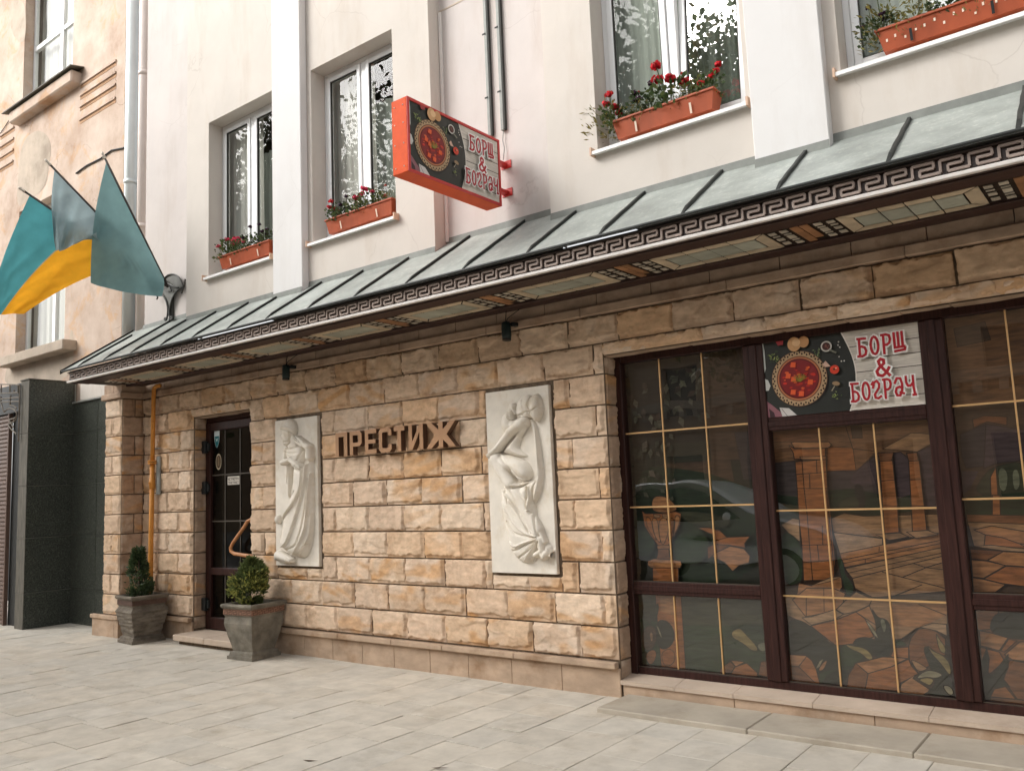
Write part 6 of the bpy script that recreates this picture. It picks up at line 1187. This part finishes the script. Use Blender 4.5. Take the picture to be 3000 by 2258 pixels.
L3=[(SK,[(-1.03,2.57),(.06,2.57),(.06,1.95),(-1.03,1.95)],0),(BR,[(-.98,2.5),(-.8,2.52),(-.78,2.4),(-.97,2.38)],.006),(BR,[(-1.03,2.0),(.06,2.0),(.06,1.7),(-1.03,1.6)],0),(OD,[(-0.929,1.915),(-0.865,1.933),(-0.739,1.915),(-0.745,1.862),(-0.849,1.893),(-0.927,1.861)],.008),(PD,[(-1.007,1.828),(-0.857,1.879),(-0.889,1.620),(-0.993,1.610),(-1.012,1.696)],.006),(PU,[(-0.857,1.879),(-0.637,1.823),(-0.655,1.646),(-0.827,1.632),(-0.897,1.605)],.008),(PU,[(-1.022,1.596),(-0.926,1.591),(-0.985,1.479),(-1.029,1.450)],0),(GO,[(-0.982,1.441),(-0.893,1.575),(-0.835,1.618),(-0.655,1.646),(-0.679,1.410)],.006,True),(GD,[(-1.031,1.434),(-0.675,1.454),(-0.691,1.292),(-1.044,1.297)],0),(LG,[(-0.818,1.594),(-0.790,1.608),(-0.768,1.562),(-0.791,1.458),(-0.823,1.474)],0,True),(LG,[(-0.746,1.583),(-0.712,1.596),(-0.710,1.492),(-0.746,1.456)],0,True),
 (OR,[(-0.865,1.551),(-0.829,1.610),(-0.841,1.294),(-0.881,1.295)],.009),(OR,[(-0.865,1.440),(-0.824,1.439),(-0.835,1.292),(-0.880,1.293)],.010),(OD,[(-1.020,1.326),(-0.639,1.312),(-0.644,1.260),(-1.018,1.279)],.008),(TN,[(-1.018,1.279),(-0.644,1.260),(-0.659,1.117),(-0.997,1.130)],.009),(OL,[(-0.987,1.231),(-0.887,1.254),(-0.650,1.207),(-0.657,1.132),(-0.748,1.147),(-0.927,1.200)],.010),(OR,[(-0.927,1.200),(-0.839,1.184),(-0.748,1.147),(-0.699,1.109),(-0.940,1.134)],.009),(PT,[(-0.997,1.130),(-0.905,1.138),(-0.660,1.109),(-0.661,1.094),(-0.840,1.104)],.009),(OD,[(-1.020,1.114),(-0.840,1.100),(-0.935,1.045),(-1.018,1.052)],.009),(OL,[(-1.019,1.048),(-0.935,1.041),(-0.835,1.016),(-0.960,0.937),(-1.022,0.943)],.010),(OL,[(-0.840,1.100),(-0.662,1.091),(-0.670,1.008),(-0.835,1.016),(-0.928,1.045)],.010),(OR,[(-0.960,0.933),(-0.832,1.013),(-0.670,1.005),(-0.682,0.885),(-0.866,0.909)],.010),(OL,[(-1.022,0.939),(-0.960,0.929),(-0.846,0.902),(-0.906,0.854),(-1.031,0.849)],.009)]
sg('l3',(-1.026,.06,.85,2.568),L3,BR)
L4=[(OR,[(-1.035,0.741),(-0.896,0.748),(-0.955,0.631),(-1.025,0.619)],.009),(GB,[(-0.903,0.740),(-0.697,0.744),(-0.713,0.588),(-0.859,0.578),(-0.957,0.609),(-0.951,0.677)],.009,True),(OL,[(-1.018,0.620),(-0.957,0.609),(-0.865,0.585),(-0.920,0.506),(-1.020,0.528)],.010),(OR,[(-0.913,0.506),(-0.865,0.577),(-0.819,0.573),(-0.893,0.500)],.009),(OL,[(-0.895,0.485),(-0.806,0.567),(-0.714,0.573),(-0.727,0.448),(-0.857,0.459)],.010),(OR,[(-1.021,0.520),(-0.920,0.498),(-0.898,0.448),(-0.981,0.365),(-1.028,0.376)],.010),(OD,[(-0.871,0.457),(-0.728,0.440),(-0.749,0.227),(-0.853,0.230),(-0.916,0.334)],.010),(GB,[(-1.023,0.429),(-0.987,0.516),(-0.979,0.456),(-0.995,0.364),(-0.967,0.367),(-0.874,0.491),(-0.882,0.412),(-0.916,0.342),(-0.886,0.300),(-0.976,0.283),(-0.996,0.214),(-1.052,0.208)],.009),(OR,[(-0.995,0.229),(-0.970,0.277),(-0.907,0.298),(-0.860,0.229)],.010)]
sg('l4',(-1.026,.06,.205,.75),L4,OD)
m=MB(); m.box(-3.6,.4,.30,.32,.1,2.7); m.build('shop_backing',M['room'],shop)
# text lines on the door notice
tx=MB()
for row,z in enumerate((1.862,1.818)):
    x=-8.815; k=0; rr_=np.random.default_rng(8+row)
    while x<-8.62:
        w_=.016; y=yd-.0115
        for (a,b,c_,d_) in (((0,.25,0,1),(.75,1,0,1),(0,1,.4,.6)),((0,.25,0,1),(.25,1,.8,1),(.25,1,0,.2)),((0,1,.8,1),(.4,.62,0,.8)),((0,.25,0,1),(.25,1,.8,1),(.25,1,.4,.6),(.25,1,0,.2)))[rr_.integers(4)] if False else (((0,.25,0,1),(.75,1,0,1),(0.25,.75,.4,.6)),((0,.25,0,1),(.25,1,.8,1),(.25,1,0,.2)),((0,1,.8,1),(.4,.62,0,.8)),((0,.25,0,1),(.25,1,.8,1),(.25,1,.4,.6)))[(k+row*2)%4]: tx.box(x+a*w_,x+b*w_,y,y+.001,z-.014+c_*.028,z-.014+d_*.028)
        x+=.0235; k+=1
tx.build('notice_text',M['black'],note if False else door)

# ---------------------------------------------------------------- across the street (seen in the glass)
OB=empty('opposite_building',(-8,-17,0),'ochre building across the street, seen reflected in the shop window','building')
m=MB(); holes=[]
for fl in range(3):
    for i in range(13): holes.append((-34+i*3.4,-32.6+i*3.4,1.0+fl*3.9,3.2+fl*3.9))
yo=-21.0
mm_=MB(); holed(mm_,-38,12,0,12.5,0,.35,holes,True)
mm_.v=[(-16-x,yo-y,z*.8) for x,y,z in mm_.v]; mm_.build('facade',M['opp_wall'],OB)
m=MB(); m.box(-30,24,yo-.02,yo+.30,4.15,4.45); m.build('string_course',M['opp_trim'],OB); m=MB(); m.box(-90,-22.1,yo,yo+.3,0,9.9); m.build('side_wing',M['opp_wall'],OB)
m=MB(); m.box(-30,24,yo-.02,yo+.55,9.9,10.3); m.build('cornice',M['opp_trim'],OB)
m=MB(); x=-29.5
while x<12: m.box(x,x+.22,yo+.0,yo+.24,3.88,4.148); x+=.62
m.build('dentils',M['opp_trim'],OB)
m=MB(); m.box(-90,24,yo-1.0,yo-.4,0,9.9); m.build('dark_interior',M['opp_glass'],OB)
def tree(cx,cy,h,rad,label,seed,mesh=None):
    e=empty('street_tree',(cx,cy,-.1),label,'tree','street trees across the road'); r=np.random.default_rng(seed)
    m=MB(); m.tube([(cx,cy,-.1),(cx+.1,cy,2.5),(cx+.05,cy+.1,h*.55),(cx,cy,h*.85)],[.24,.19,.12,.04],9)
    cl=[]
    for k in range(24):
        an=r.uniform(0,6.28); t=r.uniform(.38,1); q=rad*math.sin(math.pi*min(.95,t*.9))*r.uniform(.35,1); p=Vector((cx+q*math.cos(an),cy+q*math.sin(an),h*t)); cl.append(p); m.tube([(cx+.05,cy,h*max(.3,t-.25)),tuple((Vector((cx,cy,h*(t-.1)))+p)/2),tuple(p)],[.06,.04,.015],5)
    m.build('trunk',M['bark'],e)
    V=[];F=[];Cc=[]
    for k in range(17000):
        c=cl[r.integers(len(cl))]+Vector(r.normal(size=3)*np.array((.62,.62,.5))); o=Vector(r.normal(size=3)).normalized(); s_=o.cross(Vector(r.normal(size=3))).normalized(); l=r.uniform(.11,.25); b=len(V); V+=[c-o*l*.5,c+s_*l*.3,c+o*l*.5,c-s_*l*.3]; F.append((b,b+1,b+2,b+3)); g=np.array((.10,.12,.045))*r.uniform(.6,1.5); 
        if r.random()<.2: g=np.array((.20,.15,.04))*r.uniform(.7,1.2)
        Cc+=[tuple(g)]*4
    m=MB(); m.add(V,F,Cc); m.build('crown',M['leaf'],e)
tree(-6.6,-10.6,12.6,2.5,'street tree mirrored in the half open upper window',71); tree(-14.6,-10.9,12.6,3.3,'street tree mirrored in the upper window left of the red sign',72); tree(-20.5,-10.7,12.8,3.4,'street tree mirrored in the leftmost cream window',73)
# car passing, mirrored in the shop window
CR=empty('white_car',(-6.1,-7.6,-.13),'white car on the road, mirrored in the shop window','car')
prof=[(-8.35,.35),(-8.40,.75),(-8.32,.98),(-8.12,1.02),(-7.95,1.30),(-7.6,1.58),(-7.2,1.66),(-6.5,1.66),(-6.0,1.58),(-5.55,1.36),(-5.1,1.08),(-4.75,1.02),(-4.3,.93),(-3.95,.78),(-3.85,.55),(-3.9,.35)]
prof=smooth(prof,2,True); V=[];F=[]; n=len(prof); secs=[(0,1),(.10,1.0),(1.68,1.0),(1.78,1)]
yc=-7.6
def wid(z): return .90 if z<.95 else .90-.22*(z-.95)/.7
ys_=[-1,-.97,-.6,0,.6,.97,1]
for t in ys_:
    for (x,z) in prof:
        s_=1 if abs(t)<.98 else .965; xm,zm=-6.1,.8; V.append((xm+(x-xm)*s_,yc+t*wid(z),zm+(z-zm)*s_-.05))
for k in range(len(ys_)-1): F+=[(k*n+i,k*n+(i+1)%n,(k+1)*n+(i+1)%n,(k+1)*n+i) for i in range(n)]
F+=[tuple(range(n)),tuple(range((len(ys_)-1)*n,len(ys_)*n))[::-1]]
m=MB(); m.add(V,F); m.build('body',M['car_paint'],CR,True)
for sd_ in (1,-1):
    gl=[(-7.85,1.02),(-7.55,1.40),(-7.1,1.54),(-6.5,1.54),(-6.05,1.46),(-5.65,1.25),(-5.35,1.03)]; m=MB(); m.add([(x,yc+sd_*(wid(z)+.004),z-.05) for x,z in gl],[tuple(range(7))]); m.build('side_window',M['car_glass'],CR)
    for wx in (-7.55,-4.75):
        m=MB(); m.tube([(wx,yc+sd_*.70,.20),(wx,yc+sd_*.925,.20)],.33,24); wh=m.build('wheel',M['tyre'],CR); m=MB(); m.tube([(wx,yc+sd_*.90,.20),(wx,yc+sd_*.935,.20)],.21,20); m.build('rim',M['steel'],wh)
    m=MB(); m.ball((-5.55,yc+sd_*1.0,1.04),.10,8,None,(.7,1,.8)); m.build('wing_mirror',M['car_paint'],CR)
# litter on the pavement
for i,(x,y,a) in enumerate(((-9.55,-.78,.6),(-4.4,-2.25,.2),(-5.6,-2.95,1.2),(-3.6,-1.95,.3))):
    m=MB(); m.add([(x,y,.004),(x+.05*math.cos(a),y+.05*math.sin(a),.009),(x+.11*math.cos(a+.2),y+.11*math.sin(a+.2),.004),(x+.05*math.cos(a)+.012,y+.05*math.sin(a)-.016,.008)],[(0,3,2,1)]); tag(m.build('dead_leaf',M['bark'],None,loc=(x,y,0)),('small dead leaf on the paving near the worn planter','small dead leaf on the paving, mid foreground','small dead leaf on the paving at the bottom left','small dead leaf on the paving near the low step')[i],'leaf')
